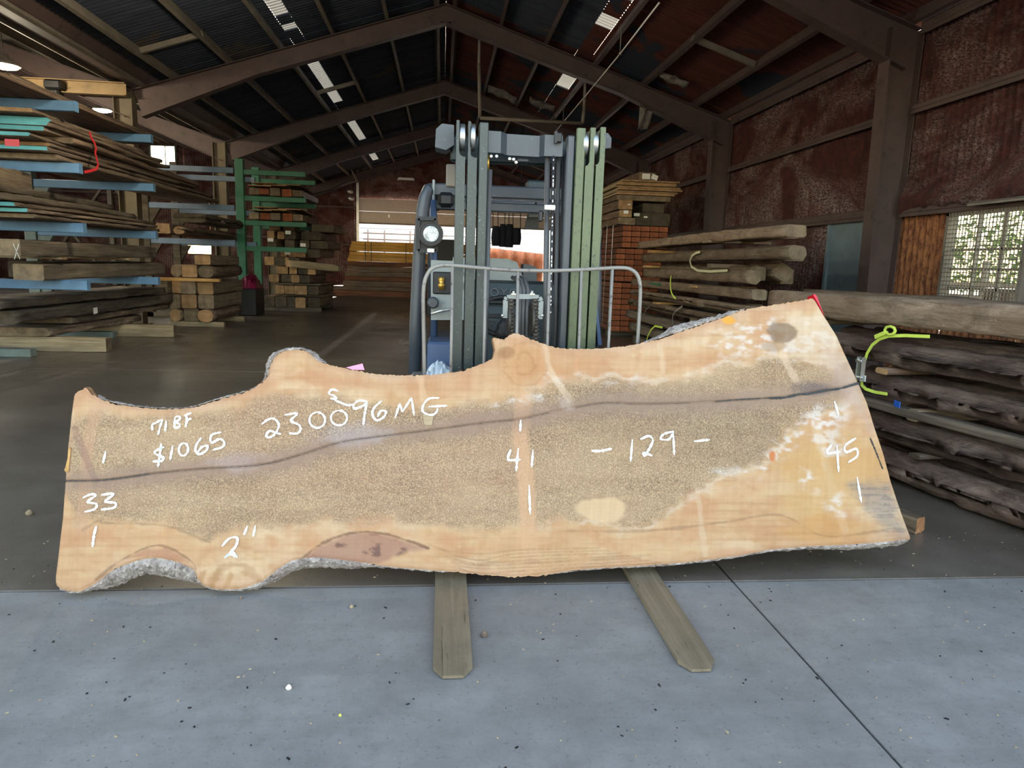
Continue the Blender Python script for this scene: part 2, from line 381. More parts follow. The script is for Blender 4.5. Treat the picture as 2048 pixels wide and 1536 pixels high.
def rooft(name, a, b, c3, amt):
    t = NT(name); v = t.geo(); big = t.noise(v, .55, 4, .6, 1.0); mid = t.noise(t.geo((.6, 3, 1)), 2.0, 5)
    c = t.mix(t.ramp(mid, [(.3, 0.0), (.7, 1.0)]), a, b); c = t.mix(t.ramp(big, [(amt, 0.0), (amt + .04, 1.0)]), c, c3); t.bump(mid, .3, .02)
    return t.fin(c, .8, 0, .2)
M['roofdark'] = rooft('blue_black_roof_lining', srgb(48, 54, 66), srgb(66, 73, 84), srgb(78, 74, 70), .62)
M['roofrust'] = rooft('patchy_rust_roof_sheet', srgb(68, 41, 35), srgb(96, 56, 47), srgb(46, 52, 62), .53)
def concrete(name, a, b, c, rough, speck):
    t = NT(name); v = t.geo(); big = t.noise(v, .5, 5, .6, .5); mid = t.noise(v, 4, 8, .7); fine = t.noise(v, 70, 4, .7); sw = t.noise(t.geo((.5, 6, 1)), 1.2, 5, .6, .6)
    col = t.mix(t.ramp(mid, [(.32, 0.0), (.7, 1.0)]), a, b); col = t.mix(t.ramp(big, [(.4, 0.0), (.68, .8)]), col, c); col = t.mix(t.ramp(t.noise(v, 14, 6, .75), [(.5, 0.0), (.8, .5)]), col, c)
    col = t.mix(t.ramp(sw, [(.5, 0.0), (.75, .35)]), col, c)
    col = t.mix(t.ramp(fine, [(.60, 0.0), (.72, speck)]), col, srgb(40, 42, 46)); col = t.mix(t.ramp(fine, [(.28, speck), (.36, 0.0)]), col, b)
    t.bump(t.math('ADD', mid, fine), .12, .006)
    r = t.ramp(big, [(.3, rough - .08), (.7, rough + .1)])
    return t.fin(col, r, 0, .5)
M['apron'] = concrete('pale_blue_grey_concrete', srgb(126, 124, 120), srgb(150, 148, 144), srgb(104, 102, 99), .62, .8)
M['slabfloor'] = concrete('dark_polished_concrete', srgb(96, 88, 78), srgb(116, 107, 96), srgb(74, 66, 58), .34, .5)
M['yard'] = concrete('sunlit_gravel_yard', srgb(150, 142, 128), srgb(180, 172, 158), srgb(130, 122, 106), .9, .4)
M['doorwhite'] = plain('off_white_door_panel', srgb(206, 200, 190), .6, 0, .05)
M['doorblue'] = painted('grey_blue_metal_door', srgb(116, 132, 140), srgb(70, 78, 84), .6, .55, srgb(76, 86, 92), 5)
M['wallwhite'] = plain('white_siding', srgb(232, 236, 232), .7, 0, .05)
M['leaf'] = plain('sunlit_foliage', srgb(104, 122, 48), .8, 0, .4, scale=3)
M['tarp'] = plain('pinkish_tarp', srgb(190, 130, 100), .7, 0, .35, scale=2)
M['plastic'] = plain('clear_crumpled_plastic', srgb(196, 206, 212), .25, 0, .15)
M['seal'] = plain('black_seal', srgb(24, 24, 24), .8)
M['insul'] = plain('torn_insulation', srgb(120, 116, 108), .9, 0, .3)
# ================================================================ THE SHED
FRONT, BACK, XL, XR = 2.75, 30.2, -5.42, 5.46
RIDGE, SLOPE = 5.83, 0.32          # rafter tops
XL2 = -16.3; XM2 = (XL + XL2) / 2  # the second gable span on the far side of the valley
FRAMES = [2.85 + 5.42 * i for i in range(6)]
def rooftop(x): return RIDGE - SLOPE * abs(x if x > XL else x - XM2 + 0.0)

def corr(fn, n, m, amp, pitch, du, mat, name, parent, rnd=0.0, seed=0):
    """corrugated sheet: fn(u,v)->(point, normal); u runs across the corrugations over du metres"""
    V = []; F = []
    for i in range(n + 1):
        u = i / n
        for j in range(m + 1):
            v = j / m; p, nr = fn(u, v); a = amp * math.cos(2 * PI * u * du / pitch)
            if rnd: a += rnd * (noise1(u * du * .8 + seed * 3.1, seed) * noise1(v * 3 + seed, 3) + .5 * noise1(u * du * 1.7 + v * 2.1, seed + 5))
            V.append(p + nr * a)
    for i in range(n):
        for j in range(m): F.append((i * (m + 1) + j, (i + 1) * (m + 1) + j, (i + 1) * (m + 1) + j + 1, i * (m + 1) + j + 1))
    b = MB(); b.add(V, F, 0, True)
    return b.build(name, mat, parent)

# ---- floor: cast panels with open joints
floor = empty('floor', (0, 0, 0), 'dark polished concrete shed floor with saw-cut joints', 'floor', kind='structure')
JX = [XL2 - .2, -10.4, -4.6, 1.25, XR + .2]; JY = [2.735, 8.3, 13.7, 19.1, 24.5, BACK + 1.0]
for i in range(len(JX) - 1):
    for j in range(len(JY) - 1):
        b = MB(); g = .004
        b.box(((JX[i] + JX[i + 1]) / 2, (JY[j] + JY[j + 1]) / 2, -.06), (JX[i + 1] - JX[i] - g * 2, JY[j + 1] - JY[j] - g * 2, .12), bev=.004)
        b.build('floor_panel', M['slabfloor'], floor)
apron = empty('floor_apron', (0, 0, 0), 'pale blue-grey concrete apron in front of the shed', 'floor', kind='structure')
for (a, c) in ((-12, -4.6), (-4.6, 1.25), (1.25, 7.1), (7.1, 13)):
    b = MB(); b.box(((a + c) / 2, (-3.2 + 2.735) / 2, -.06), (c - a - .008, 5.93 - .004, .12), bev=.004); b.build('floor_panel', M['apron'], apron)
b = MB(); b.box(((-22), 15, -.17), (360, 300, .1)); b.build('ground_yard', M['yard'], None, 'sunlit gravel yard around the shed', 'ground', kind='structure')
b = MB(); b.box(((XL2 + XR) / 2, 16, -.13), (XR - XL2 + 2, 32, .02)); b.build('floor_base', M['seal'], None, 'dark base under the floor joints', 'floor', kind='structure')

# ---- portal frames
def ibeam(b, path, up, fl=.2, tf=.012, mi=0):
    """I section: path = [(centre, depth)], up = unit vectors across the depth, flange along Y"""
    for k in range(len(path) - 1):
        (c0, d0, u0), (c1, d1, u1) = path[k], path[k + 1]
        for (s0, s1) in ((.5, .5), (-.5, -.5)):
            p0 = Vector(c0) + Vector(u0) * d0 * s0; p1 = Vector(c1) + Vector(u1) * d1 * s1
            b.bar(p0, p1, fl, tf, up=Vector(u0))
        q = [Vector(c0) - Vector(u0) * d0 / 2, Vector(c1) - Vector(u1) * d1 / 2, Vector(c1) + Vector(u1) * d1 / 2, Vector(c0) + Vector(u0) * d0 / 2]
        wt = .0085 if abs(u0[0]) > .9 else .006 if u0[0] > 0 else .0072
        b.prism([p - Vector((0, wt, 0)) for p in q], (0, wt * 2, 0))
def rafter(b, x0, x1, xr, Y, mid):
    """x0 ridge, x1 knee"""
    sg = 1 if x1 > x0 else -1; n = Vector((SLOPE * sg, 0, 1)).normalized(); path = []
    for f, d in ((0, .30), (.62, .29), (1.0, .46)):
        x = x0 + (x1 - x0) * f; z = RIDGE - SLOPE * abs(x - x0); path.append((Vector((x, Y, z)) - n * d / 2, d, n))
    ibeam(b, path, n)
nth = ['in the front wall', 'nearest inside the shed', 'second inside the shed', 'third inside the shed', 'fourth inside the shed', 'against the back wall']
for i, Y in enumerate(FRAMES):
    fr = empty('trim_%d' % (i + 1), (0, Y, 0), 'brown tapered steel portal frame ' + nth[i], 'steel frame', 'portal frames', 'structure')
    mt = M['steel']
    for (x0, x1) in ((0, XR - .05), (0, XL)):
        b = MB(); rafter(b, x0, x1, 0, Y, 0); b.build('rafter', mt, fr)
    kz = RIDGE - SLOPE * (XR - .05)
    for (x, dx, m2) in ((XR - .22, .19, M['steel']), (XL - .16, .15, M['beamtan'])):
        b = MB(); top = kz - (.0 if x > 0 else .02)
        path = [(Vector((x + (.02 if x > 0 else 0), Y, 0)), .30 if x > 0 else .28, Vector((1, 0, 0))), (Vector((x, Y, top)), dx * 2, Vector((1, 0, 0)))]
        ibeam(b, path, None, .22, .014)
        b.box((x, Y, .01), (.42, .32, .02)); b.build('column', m2, fr)
    if i in (0, 1, 2, 3, 4):
        for (x0, x1) in ((XM2, XL), (XM2, XL2)):
            b = MB(); rafter(b, x0, x1, 0, Y, 0); b.build('rafter', M['steel'], fr)

# ---- roof: sheets per bay, purlins, skylight strips
def roof_half(parent, xa, xb, sgn, xc, mat, ya, yb, name='roof_sheet'):
    """strip of roof between offsets xa..xb from the ridge at xc, side sgn"""
    n = Vector((SLOPE * sgn, 0, 1)).normalized()
    def fn(u, v):
        x = xa + (xb - xa) * v
        return Vector((xc + sgn * x, ya + (yb - ya) * u, RIDGE + .17 - SLOPE * x)), n
    return corr(fn, max(4, int((yb - ya) / .11 * 4)), max(1, int((xb - xa) / .6)), .017, .11, yb - ya, mat, name, parent)
def purlin(parent, xo, sgn, xc, mat):
    b = MB(); x = xc + sgn * xo; z = RIDGE - SLOPE * xo
    n = Vector((SLOPE * sgn, 0, 1)).normalized(); t = Vector((sgn, 0, -SLOPE)).normalized(); base = Vector((x, 0, z))
    prof = [(0, 0), (.06, 0), (.06, .01), (.01, .01), (.01, .14), (.06, .14), (.06, .15), (0, .15)]
    b.prism([base + t * a + n * c + Vector((0, FRONT, 0)) for a, c in prof], (0, BACK - FRONT, 0)); b.build('purlin', mat, parent)
ceil = empty('ceiling_main', (0, 0, 0), 'dark gabled roof of corrugated sheets over the main aisle', 'roof', kind='structure')
BAYS = [FRONT - .3] + FRAMES[1:5] + [BACK]
for k in range(5):
    ya, yb = BAYS[k], BAYS[k + 1]
    roof_half(ceil, 0, 2.52, -1, 0, M['roofdark'], ya, yb); roof_half(ceil, 2.74, 5.42, -1, 0, M['roofdark'], ya, yb)
    roof_half(ceil, 0, 2.42, 1, 0, M['roofdark'] if k in (0, 1) else M['roofrust'], ya, yb); roof_half(ceil, 2.70, 5.6, 1, 0, M['roofrust'], ya, yb)
cuts = [(FRONT - .3, 11.7, 0), (11.7, 12.6, 1), (12.6, 13.0, 0), (13.0, 13.3, 1), (13.3, 14.4, 0), (14.4, 18.9, 1), (18.9, 19.95, 0), (19.95, 24.4, 1), (24.4, 25.6, 0), (25.6, 29, 1), (29, BACK, 0)]
for (a, c, s) in cuts: roof_half(ceil, 2.52, 2.74, -1, 0, M['skylight'] if s else M['roofdark'], a, c, 'skylight_sheet' if s else 'roof_sheet')
cuts = [(FRONT - .3, 10.6, 0), (10.6, 10.95, 1), (10.95, 11.7, 0), (11.7, 12.25, 1), (12.25, 14.6, 0), (14.6, 16.3, 1), (16.3, BACK, 0)]
for (a, c, s) in cuts: roof_half(ceil, 2.42, 2.70, 1, 0, M['skylight'] if s else M['roofrust'], a, c, 'skylight_sheet' if s else 'roof_sheet')
for xo in (.12, 1.0, 1.95, 2.85, 3.75, 4.7, 5.2): purlin(ceil, xo, -1, 0, M['steelgrey'])
for xo in (.12, .95, 1.78, 2.72, 3.66, 4.66, 5.25): purlin(ceil, xo, 1, 0, M['steel'])
for (x0, x1, y) in ((-4.7, -3.75, 12.2), (-2.85, -1.95, 17.2), (3.66, 4.66, 11.0)):
    b = MB(); b.bar((x0, y, RIDGE - SLOPE * abs(x0) + .06), (x1, y, RIDGE - SLOPE * abs(x1) + .06), .06, .08); b.build('purlin_brace', M['steelgrey'], ceil)
ceil2 = empty('ceiling_side', (0, 0, 0), 'dark gabled roof over the rack side of the shed', 'roof', kind='structure')
for k in range(5):
    ya, yb = BAYS[k], BAYS[k + 1]
    roof_half(ceil2, 0, 5.44, 1, XM2, M['roofdark'], ya, yb); roof_half(ceil2, 0, 1.6, -1, XM2, M['roofdark'], ya, yb); roof_half(ceil2, 1.6, 2.6, -1, XM2, M['skylightadded'] if k > 0 else M['roofdark'], ya, yb, 'skylight_sheet' if k > 0 else 'roof_sheet'); roof_half(ceil2, 2.6, 5.5, -1, XM2, M['roofdark'], ya, yb)  # skylight strips on the far slope are added, unseen, to light the back wall
for xo in (.3, 1.3, 2.3, 3.3, 4.3, 5.1):
    purlin(ceil2, xo, 1, XM2, M['steelgrey'])
    if xo < 4: purlin(ceil2, xo, -1, XM2, M['steelgrey'])
b = MB(); zz = RIDGE - SLOPE * 5.42
b.prism([(XL - .35, FRONT, zz + .3), (XL - .22, FRONT, zz + .13), (XL + .22, FRONT, zz + .13), (XL + .35, FRONT, zz + .3), (XL + .2, FRONT, zz + .16), (XL - .2, FRONT, zz + .16)], (0, BACK - FRONT, 0))
b.build('valley_gutter', M['steel'], ceil2)

# ---- side wall by the window: corrugated sheets between girts
wr = empty('wall_right', (XR, 0, 0), 'rusty red corrugated side wall with dusty patches', 'wall', kind='structure')
G1, G2, EAVE = 2.08, 3.22, 4.12
WIN = (6.25, 7.32, 1.0, 2.0)     # y0 y1 z0 z1
def wall_x(parent, X, y0, y1, z0, z1, mat, sgn=-1, rnd=.02, seed=0, pitch=.1, name='wall_sheet'):
    def fn(u, v): return Vector((X, y0 + (y1 - y0) * u, z0 + (z1 - z0) * v)), Vector((sgn, 0, 0))
    return corr(fn, max(2, int((y1 - y0) / pitch * 6)), max(1, int((z1 - z0) / .12)), .020, pitch, y1 - y0, mat, name, parent, rnd, seed)
for k in range(5):
    y0, y1 = BAYS[k] + (.3 if k == 0 else 0), BAYS[k + 1]
    wall_x(wr, XR, y0, y1, G2, EAVE, M['corr'], rnd=.018, seed=k); wall_x(wr, XR, y0, y1, G1, G2, M['corr'], rnd=.025, seed=k + 7)
    if k == 0:
        wall_x(wr, XR, y0, WIN[0], 0, G1, M['corrorange'], rnd=.01, seed=3); wall_x(wr, XR, WIN[1], y1, 0, G1, M['corrorange'], rnd=.02, seed=4)
        wall_x(wr, XR, WIN[0], WIN[1], 0, WIN[2], M['corrorange'], rnd=.01, seed=5); wall_x(wr, XR, WIN[0], WIN[1], WIN[3], G1, M['corrorange'], rnd=0, seed=5)
    elif k == 1:
        wall_x(wr, XR, y0, 8.75, 0, G1, M['corr'], seed=11); wall_x(wr, XR, 9.75, y1, 0, G1, M['corr'], seed=12)
    else: wall_x(wr, XR, y0, y1, 0, G1, M['corr'], seed=k + 20)
    for z, w in ((G1, .1), (G2, .06), (EAVE - .02, .1)):
        b = MB(); b.box((XR - .06, (y0 + y1) / 2, z), (.1, y1 - y0 - .3, w), bev=.01); b.box((XR - .1, (y0 + y1) / 2, z - w / 2 - .02), (.015, y1 - y0 - .3, .04)); b.build('girt', M['steel'], wr)
# torn dusty lining hanging over the window head
b = MB(); V = []; F = []; n = 60
for i in range(n + 1):
    y = 2.9 + 5.2 * i / n
    for j, (dx, dz) in enumerate(((-.04, .34), (-.09, .2), (-.16, .08), (-.13, -.02), (-.05, -.05))):
        V.append((XR + dx + .03 * noise1(i * .45, j), y, G1 + dz * (1 + .35 * noise1(i * .3, 5)) + .03 * noise1(i * .8, j + 3)))
for i in range(n):
    for j in range(4): F.append((i * 5 + j, i * 5 + j + 1, i * 5 + j + 6, i * 5 + j + 5))
b.add(V, F, 0, True); b.build('sagging_lining', M['corr'], wr)

# ---- window with wire guard
w1 = empty('window_1', (XR, (WIN[0] + WIN[1]) / 2, WIN[2]), 'steel window behind a welded wire guard in rusty wall', 'window', kind='structure')
y0, y1, z0, z1 = WIN
b = MB()
for (yc, zc, sy, sz) in (((y0 + y1) / 2, z1 - .02, y1 - y0 + .06, .05), ((y0 + y1) / 2, z0 + .02, y1 - y0 + .06, .05), (y0, (z0 + z1) / 2, .05, z1 - z0), (y1, (z0 + z1) / 2, .06, z1 - z0)):
    b.box((XR - .02, yc, zc), (.1, sy, sz))
b.build('window_frame', M['steelgrey'], w1)
ys = [y0, y0 + .36, y0 + .71, y1]; zs = [z0, z0 + .2, z0 + .40, z0 + .60, z1]
for i in range(1, 3): b = MB(); b.box((XR + .02, ys[i], (z0 + z1) / 2), (.03, .025, z1 - z0)); b.build('muntin', M['steelgrey'], w1)
for z in zs[1:-1]: b = MB(); b.box((XR + .02, (y0 + y1) / 2, z), (.03, y1 - y0, .025)); b.build('muntin', M['steelgrey'], w1)
for i in range(3):
    for j in range(4):
        b = MB(); b.box((XR + .03, (ys[i] + ys[i + 1]) / 2, (zs[j] + zs[j + 1]) / 2), (.004, ys[i + 1] - ys[i] - .02, zs[j + 1] - zs[j] - .02)); b.build('pane', M['pane'], w1)
b = MB(); k = 0
while y0 + k * .045 < y1: b.box((XR - .085, y0 + k * .045, (z0 + z1) / 2), (.008, .008, z1 - z0)); k += 1
k = 0
while z0 + k * .045 < z1: b.box((XR - .085, (y0 + y1) / 2, z0 + k * .045), (.008, y1 - y0, .008)); k += 1
b.build('wire_guard', M['steelgrey'], w1, kind='stuff')
b = MB(); b.prism([(XR - .22, y0 - .2, z1 + .02), (XR - .22, y0 + .62, z1 + .02), (XR - .03, y0 + .62, z1 + .1), (XR - .03, y0 - .2, z1 + .1)], (0, 0, .02)); b.build('rain_hood', M['steelgrey'], w1)

# ---- steel personnel door
d1 = empty('door_1', (XR, 9.25, 0), 'dented grey-blue metal door in rusty side wall behind beam stack', 'door', kind='structure')
b = MB(); b.box((XR - .01, 9.25, 1.0), (.045, .9, 2.0), bev=.008); b.build('door_leaf', M['doorblue'], d1)
b = MB()
for yy in (8.77, 9.73): b.box((XR - .02, yy, 1.03), (.1, .06, 2.06))
b.box((XR - .02, 9.25, 2.04), (.1, 1.02, .06)); b.build('door_frame', M['doorblue'], d1)
b = MB(); b.box((XR - .05, 8.9, 1.02), (.03, .05, .16)); b.cyl((XR - .07, 8.9, 1.05), (XR - .07, 9.02, 1.05), .01); b.build('door_handle', M['metal'], d1)
b = MB(); b.tube([(XR - .14, 8.62, 0), (XR - .14, 8.62, 2.0)], .05, 10); b.build('conduit', M['steel'], wr)

# ---- back wall with the tall vehicle opening
def wall_y(parent, Y, x0, x1, zb, zt, mat, seed=0, pitch=.09, rnd=.01, sgn=-1):
    def fn(u, v):
        x = x0 + (x1 - x0) * u; a = zb(x) if callable(zb) else zb; c = zt(x) if callable(zt) else zt
        return Vector((x, Y, a + (c - a) * v)), Vector((0, sgn, 0))
    return corr(fn, max(2, int(abs(x1 - x0) / pitch * 5)), 12, .012, pitch, abs(x1 - x0), mat, 'wall_sheet', parent, rnd, seed)
gab1 = lambda x: RIDGE + .19 - SLOPE * abs(x); gab2 = lambda x: RIDGE + .19 - SLOPE * abs(x - XM2)
wb = empty('wall_back', (0, BACK, 0), 'rust-red corrugated back wall around the vehicle opening', 'wall', kind='structure')
DX0, DX1, DZ = -3.45, 4.55, 3.78
wall_y(wb, BACK, XL, DX0, 0, gab1, M['corr'], 1); wall_y(wb, BACK, DX1, XR, 0, gab1, M['corr'], 2); wall_y(wb, BACK, DX0, DX1, DZ, gab1, M['corr'], 3)
# the rack side: a lit window high up and a low gap
H1 = (-11.45, -10.5, 4.72, 5.5); H2 = (-10.2, -9.3, 1.35, 1.68)
for (xa, xb, zb, zt) in ((XL2, H1[0], 0, gab2), (H1[0], H1[1], 0, H1[2]), (H1[0], H1[1], H1[3], gab2), (H1[1], H2[0], 0, gab2), (H2[0], H2[1], 0, H2[2]), (H2[0], H2[1], H2[3], gab2), (H2[1], XL, 0, gab2)):
    wall_y(wb, BACK, xa, xb, zb, zt, M['corr'], int(abs(xa * 3)))
for z in (1.9, 3.4):
    b = MB(); b.box(((XL + DX0) / 2, BACK - .06, z), (DX0 - XL, .1, .06)); b.build('girt', M['steel'], wb)
    if z > 1.95 or True:
        b = MB(); b.box(((XL2 + XL) / 2, BACK - .06, z + .2), (XL - XL2, .1, .08)); b.build('girt', M['steel'], wb)
for (p, q) in (((-15.9, .2), (-13.2, 3.9)), ((-13.2, .2), (-15.9, 3.9)), ((-12.9, 3.9), (-11.6, 2.0))):
    b = MB(); b.bar((p[0], BACK - .14, p[1]), (q[0], BACK - .14, q[1]), .08, .08); b.build('wall_brace', M['steelgrey'], wb)
for x in (-13.0, -9.0):
    b = MB(); b.box((x, BACK - .15, gab2(x) / 2), (.16, .16, gab2(x) - .05)); b.build('wall_post', M['steelgrey'], wb)
w2 = empty('window_2', (H1[0], BACK, H1[2]), 'small glaring window high in the back wall above the racks', 'window', kind='structure')
b = MB(); b.box(((H1[0] + H1[1]) / 2, BACK, H1[2]), (H1[1] - H1[0] + .1, .1, .06)); b.box(((H1[0] + H1[1]) / 2, BACK, H1[3]), (H1[1] - H1[0] + .1, .1, .06))
for x in (H1[0], H1[1]): b.box((x, BACK, (H1[2] + H1[3]) / 2), (.06, .1, H1[3] - H1[2]))
b.build('window_frame', M['post'], w2)
b = MB(); b.box(((H1[0] + H1[1]) / 2 + .08, BACK, (H1[2] + H1[3]) / 2), (.03, .05, H1[3] - H1[2])); b.build('muntin', M['post'], w2)
for (xa, xb) in ((H1[0], (H1[0] + H1[1]) / 2 + .06), ((H1[0] + H1[1]) / 2 + .1, H1[1])):
    b = MB(); b.box(((xa + xb) / 2, BACK + .02, (H1[2] + H1[3]) / 2), (xb - xa, .005, H1[3] - H1[2] - .06)); b.build('pane', M['pane'], w2)
# sectional door, half raised
dr = empty('door_2', (0, BACK, 0), 'half-raised off-white sectional door in the back opening', 'door', kind='structure')
for k in range(2):
    b = MB(); b.box(((DX0 + DX1) / 2, BACK - .1, 2.76 + .25 + k * .51), (DX1 - DX0 - .1, .05, .5), bev=.008); b.build('door_panel', M['doorwhite'], dr)
b = MB(); b.box(((DX0 + DX1) / 2, BACK - .14, 2.79), (DX1 - DX0 - .1, .03, .05)); b.build('bottom_bar', M['steelgrey'], dr)
for x in (-2.2, -.6, 1.0, 2.6): b = MB(); b.box((x, BACK - .14, 3.1), (.06, .02, .12)); b.build('hinge', M['metal'], dr)
for x in (DX0, DX1):
    b = MB(); b.box((x, BACK - .14, 2.2), (.1, .12, 4.4)); b.build('door_track', M['metal'], dr)

# ---- front wall (behind the lens): two tall doorways
wf = empty('wall_front', (0, FRONT, 0), 'corrugated front wall with open doorways', 'wall', kind='structure')
FD = (-5.0, 5.0, 4.05); FD2 = (-15.2, -6.2, 4.05)
wall_y(wf, FRONT, XL, FD[0], 0, gab1, M['corr'], 31); wall_y(wf, FRONT, FD[1], XR, 0, gab1, M['corr'], 32); wall_y(wf, FRONT, FD[0], FD[1], FD[2], gab1, M['corr'], 33)
wall_y(wf, FRONT, XL2, FD2[0], 0, gab2, M['corr'], 34); wall_y(wf, FRONT, FD2[1], XL, 0, gab2, M['corr'], 35); wall_y(wf, FRONT, FD2[0], FD2[1], FD2[2], gab2, M['corr'], 36)
wl = empty('wall_left', (XL2, 0, 0), 'corrugated far side wall of the rack bay with an unseen opening added for light', 'wall', kind='structure')
for (a, c, za) in ((FRONT, 9, 0), (9, 23.5, 3.8), (23.5, BACK, 0)): wall_x(wl, XL2, a, c, za, EAVE, M['corr'], 1, .01, 5, .14)  # short middle sheet leaves the opening added to light the rack bay
# ================================================================ THE LIVE-EDGE SLAB
_th, _ps = math.radians(16), math.radians(2)
SE = Vector((math.cos(_ps), math.sin(_ps), 0)); _bk = Vector((-math.sin(_ps), math.cos(_ps), 0))
SU = Vector((0, 0, 1)) * math.cos(_th) + _bk * math.sin(_th)
SN = SU.cross(SE) * 1.0                   # towards the viewer?
if SN.y > 0: SN = -SN
SBASE = at(905, 1150, Z=.062)
def sp(px, py, d=0.0): return on_plane(px, py, SBASE, SN) - SN * d     # d: depth behind the face
TOP = [(149, 787), (170, 776), (182, 788), (215, 804), (243, 810), (283, 815), (324, 818), (368, 817), (402, 810), (436, 799), (469, 790), (496, 782), (522, 766), (535, 751), (539, 734), (547, 717), (561, 705), (581, 700), (605, 700), (622, 709), (635, 721), (652, 727), (676, 733), (727, 744), (771, 749), (826, 750.5), (870, 748), (906, 744), (935, 738), (964, 727), (986, 715), (990, 700), (984, 686), (988, 675), (997, 676), (1008, 678), (1026, 667), (1045, 669), (1061, 678), (1088, 687), (1118, 695), (1154, 697), (1190, 696.5), (1227, 694), (1263, 690), (1320, 678), (1336, 672), (1393, 653), (1450, 634), (1491, 619), (1544, 610), (1601, 601), (1627, 596)]
BOT = [(112, 1171), (124, 1181), (158, 1184), (192, 1167), (226, 1142), (270, 1124), (310, 1117), (351, 1125), (385, 1140), (392, 1154), (405, 1171), (436, 1180), (486, 1178), (527, 1162), (561, 1136), (588, 1122), (629, 1116), (673, 1120), (720, 1126), (770, 1134), (826, 1139), (870, 1143), (913, 1145), (950, 1149), (990, 1152), (1026, 1155), (1074, 1152), (1118, 1147), (1154, 1141), (1227, 1136), (1280, 1133), (1374, 1126), (1469, 1114), (1544, 1101), (1620, 1094), (1695, 1091), (1771, 1085), (1822, 1079)]
LFT = [(149, 787), (143, 832), (136, 900), (131, 968), (126, 1035), (119, 1093), (112, 1154), (112, 1171)]
RGT = [(1627, 596), (1646, 630), (1673, 672), (1695, 721), (1716, 766), (1733, 804), (1748, 853), (1767, 910), (1782, 966), (1801, 1023), (1822, 1079)]
def resample(P, n):
    P = np.array(P, float); d = np.r_[0, np.cumsum(np.hypot(*np.diff(P, axis=0).T))]; t = np.linspace(0, d[-1], n)
    return np.c_[np.interp(t, d, P[:, 0]), np.interp(t, d, P[:, 1])]
def smooth_poly(P, n, jit=0.0, seed=1):
    """Catmull-Rom through P, n samples, with a little raggedness"""
    P = np.array(P, float); Q = np.vstack([2 * P[0] - P[1], P, 2 * P[-1] - P[-2]]); out = []
    for i in range(1, len(Q) - 2):
        for t in np.linspace(0, 1, 12, endpoint=False):
            a, b_, c, d = Q[i - 1], Q[i], Q[i + 1], Q[i + 2]
            out.append(.5 * ((2 * b_) + (-a + c) * t + (2 * a - 5 * b_ + 4 * c - d) * t * t + (-a + 3 * b_ - 3 * c + d) * t ** 3))
    out.append(P[-1]); R = resample(out, n)
    if jit:
        rs = np.random.RandomState(seed); k = rs.randn(n, 2); k = (k + np.roll(k, 1, 0) + np.roll(k, -1, 0)) / 2; k[:2] = 0; k[-2:] = 0; R = R + k * jit
    return R
NU, NV = 640, 200
# both long edges share stations by x so the grid does not shear
def by_x(P, n):
    R = smooth_poly(P, 3000); s = np.r_[0, np.cumsum(np.hypot(*np.diff(R, axis=0).T))]
    k = (R[:, 0] - R[0, 0]) / (R[-1, 0] - R[0, 0]) * .75 + .25 * s / s[-1]; k = np.maximum.accumulate(k + np.arange(len(k)) * 1e-9)
    t = np.linspace(0, k[-1], n); return np.c_[np.interp(t, k, R[:, 0]), np.interp(t, k, R[:, 1])]
rs = np.random.RandomState(3)
T = by_x(TOP, NU + 1); B = by_x(BOT, NU + 1)
for E_ in (T, B):
    k = rs.randn(NU + 1, 2); k = (k + np.roll(k, 1, 0)) * .55; k[:2] = 0; k[-2:] = 0; E_ += k
L = resample(LFT, NV + 1); Rr = resample(RGT, NV + 1)
u = np.linspace(0, 1, NU + 1)[:, None, None]; v = np.linspace(0, 1, NV + 1)[None, :, None]
S = (1 - v) * T[:, None] + v * B[:, None] + (1 - u) * L[None] + u * Rr[None] - ((1 - u) * (1 - v) * T[0] + u * (1 - v) * T[-1] + (1 - u) * v * B[0] + u * v * B[-1])
PX, PY = S[..., 0], S[..., 1]
# ---- colour of the sawn face
def vnoise(x, y, seed=0):
    xi = np.floor(x).astype(int); yi = np.floor(y).astype(int); xf = x - xi; yf = y - yi
    def h(a, b_): return np.modf(np.abs(np.sin(a * 127.1 + b_ * 311.7 + seed * 74.7) * 43758.5453))[0]
    xf = xf * xf * (3 - 2 * xf); yf = yf * yf * (3 - 2 * yf)
    return (h(xi, yi) * (1 - xf) + h(xi + 1, yi) * xf) * (1 - yf) + (h(xi, yi + 1) * (1 - xf) + h(xi + 1, yi + 1) * xf) * yf
def fbm(x, y, seed=0, o=4):
    s = 0; a = .5
    for k in range(o): s = s + a * vnoise(x, y, seed + k); x = x * 2.03; y = y * 2.03; a *= .5
    return s / (1 - .5 ** o)
def sd_poly(P):
    """signed distance (negative inside) of every grid point to polygon P"""
    P = np.array(P, float); d = np.full(PX.shape, 1e9); ins = np.zeros(PX.shape, bool); n = len(P)
    for i in range(n):
        a, b_ = P[i], P[(i + 1) % n]; e = b_ - a; w0 = PX - a[0]; w1 = PY - a[1]; t = np.clip((w0 * e[0] + w1 * e[1]) / (e @ e), 0, 1)
        d = np.minimum(d, np.hypot(w0 - e[0] * t, w1 - e[1] * t))
        c = ((a[1] <= PY) & (PY < b_[1])) | ((b_[1] <= PY) & (PY < a[1]))
        with np.errstate(divide='ignore', invalid='ignore'): xc = a[0] + (PY - a[1]) / (b_[1] - a[1] + 1e-12) * e[0]
        ins ^= c & (PX < xc)
    return np.where(ins, -d, d)
